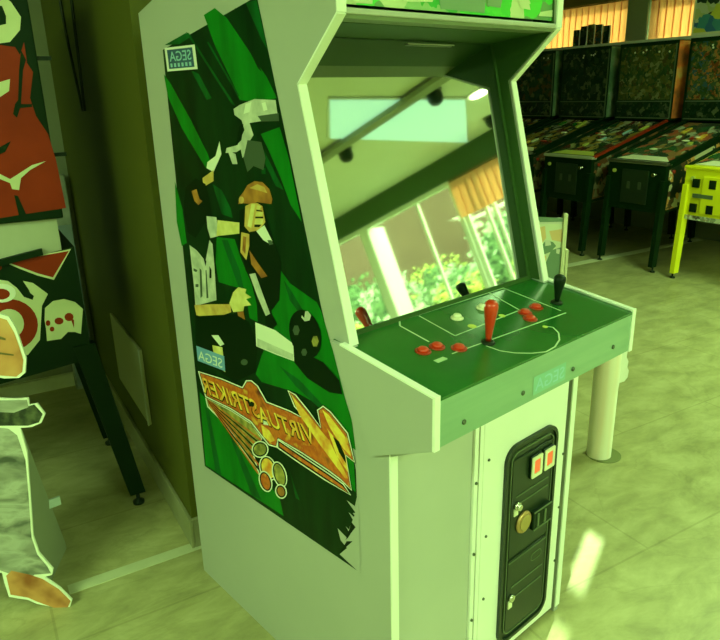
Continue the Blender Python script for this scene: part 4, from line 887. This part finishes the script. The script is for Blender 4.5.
edge = [(.0, .02), (.010, .05), (.014, .09), (.011, .14), (.016, .2), (.014, .26), (.018, .31), (.022, .345), (.044, .352), (.056, .37), (.058, .40), (.050, .415), (.052, .44), (.042, .46), (.044, .49), (.034, .52), (.038, .56), (.026, .60), (.028, .64), (0, .655)]
pts = [d*(.030+x*.9)+bk*(.022)+Vector((0, 0, z)) for x, z in edge]
inner = [d*.036+bk*.026+Vector((0, 0, .655)), d*.030+bk*.030+Vector((0, 0, .02))]
fl.prism(pts+inner, bk*-.002)
obj('torn_edge', fl, mat('torn_white_paper', (.95, .95, .90), .7), ro)
obj('shadow_disc', B().cyl(d*.022+Vector((0, 0, 0)), d*.022+Vector((0, 0, .003)), .072, n=28), mat('olive_shadow_disc', (.16, .18, .06), .6), ro)  # dark disc painting the roll's shadow onto the floor

# ================================================================== DISPLAY STAND BEHIND THE CABINET
bt = floor_at(551, 217, .95); bt.z = 0
da = math.atan2(-NR.x, NR.y)
do = thing('display_board', 'small white framed picture board standing behind the control panel', 'display board', bt, da)
def dl(px, py, off=0):
    p = hit(px, py, bt, NR)-bt; return (p.dot(AX), -off, p.z)
x0 = dl(534, 217)[0]; x1 = dl(566, 217)[0]
obj('panel', B().box(x0, x1, 0, .012, .05, .945, bev=.002), 'paper', do)
pic = B()
pp = [([(535, 224), (563, 224), (563, 300), (535, 300)], 0), ([(536, 228), (545, 226), (546, 238), (540, 246), (536, 246)], 1), ([(549, 231), (562, 229), (562, 242), (552, 240)], 1), ([(541, 246), (546, 240), (553, 242), (556, 246), (550, 252), (542, 255)], 2),
      ([(545, 240), (550, 240), (551, 245), (545, 246)], 3), ([(551, 250), (562, 247), (562, 278), (549, 280), (546, 262)], 2), ([(540, 254), (546, 256), (543, 282), (537, 270)], 1), ([(536, 216.5), (563, 218), (563, 221.5), (540, 222)], 2), ([(556, 249), (560, 249), (559, 254), (556, 253)], 3)]
for k, (pg, m) in enumerate(pp): pic.face([dl(x, y, .001+.0004*k) for x, y in pg], m)
obj('picture', pic, [mat('pic_pale', (.85, .88, .70), .5), mat('pic_peach', (.92, .62, .34), .5), mat('pic_slate', (.20, .32, .22), .5), 'paper'], do, recalc=False)
obj('post', B().box(x1-.012, x1+.006, -.012, .012, 0, .965, bev=.002), 'cream', do)
obj('post', B().box(x1+.008, x1+.020, -.012, .012, 0, .80, bev=.002), 'cream', do)
obj('foot', B().box(x0-.02, x1+.03, -.09, .12, 0, .02, bev=.003), 'cream', do)

# ================================================================== LIGHT
TINT = (.60, 1.0, .42)
wd = bpy.data.worlds.new('World'); S.world = wd; wd.use_nodes = True
bg = wd.node_tree.nodes['Background']; bg.inputs['Color'].default_value = (.60, 1.0, .45, 1); bg.inputs['Strength'].default_value = 4.6
def area(name, loc, size, energy, aim=(0, 0, -1), portal=False, col=TINT):
    ld = bpy.data.lights.new(name, 'AREA'); ld.shape = 'RECTANGLE'; ld.size, ld.size_y = size; ld.energy = energy; ld.color = col
    o = bpy.data.objects.new(name, ld); COL.objects.link(o); o.location = loc
    o.rotation_euler = Vector(aim).to_track_quat('-Z', 'Y').to_euler()
    if portal: ld.cycles.is_portal = True
    return o
area('window_portal', R(UW+.12, -2.05, 1.3), (5.1, 2.6), 1, -U, True)
area('window_portal', R(UW+.12, 4.1, 2.15), (1.8, .5), 1, -U, True)
area('window_portal', R(UW+.12, 6.65, 2.15), (2.7, .5), 1, -U, True)
area('fill_lamp', R(-2.2, 0.0, CZ-.04), (1.2, 1.6), 70)  # this and the next three: unseen lamps added as fill light
area('fill_lamp', R(1.2, -2.2, CZ-.04), (1.6, 1.2), 60)
area('fill_lamp', R(4.0, 1.6, CZ-.04), (1.6, .8), 38)
area('fill_lamp', R(2.3, -3.4, CZ-.04), (1.2, 1.2), 60)
for k, (uu, vv, a, c) in enumerate(((-2.2, 0.0, 1.2, 1.6), (1.2, -2.2, 1.6, 1.2), (4.0, 1.6, 1.6, .8), (2.3, -3.4, 1.2, 1.2))):  # surrounds made up to go with the added fill lamps
    p = R(uu, vv, CZ); fb_ = B()
    for x0, x1, y0, y1 in ((-a/2-.04, -a/2, -c/2-.04, c/2+.04), (a/2, a/2+.04, -c/2-.04, c/2+.04), (-a/2, a/2, -c/2-.04, -c/2), (-a/2, a/2, c/2, c/2+.04)): fb_.box(x0, x1, y0, y1, -.06, -.0005)
    fb_.box(-a/2, a/2, -c/2, c/2, -.02, -.0005)
    struct('trim_%d' % (6+k), fb_, 'mull', 'white surround of an added fill lamp', 'lamp surround', False, p)
sl = bpy.data.lights.new('sun', 'SUN'); sl.energy = 4.8; sl.angle = 0.005; sl.color = (.70, 1.0, .42)
so_ = bpy.data.objects.new('sun', sl); COL.objects.link(so_)
sdir = (U*.866+V*.5).normalized()*math.cos(math.radians(23.55))+Vector((0, 0, math.sin(math.radians(23.55))))
so_.rotation_euler = (-sdir).to_track_quat('-Z', 'Y').to_euler()

S.view_settings.view_transform = 'Standard'; S.view_settings.look = 'None'; S.view_settings.gamma = 1.0
S.view_settings.use_curve_mapping = False; S.view_settings.exposure = 1.15
cy = S.cycles; cy.max_bounces = 8; cy.diffuse_bounces = 5; cy.glossy_bounces = 4; cy.transparent_max_bounces = 12; cy.use_denoising = True
cy.sample_clamp_indirect = 6.0; cy.caustics_reflective = False; cy.caustics_refractive = False
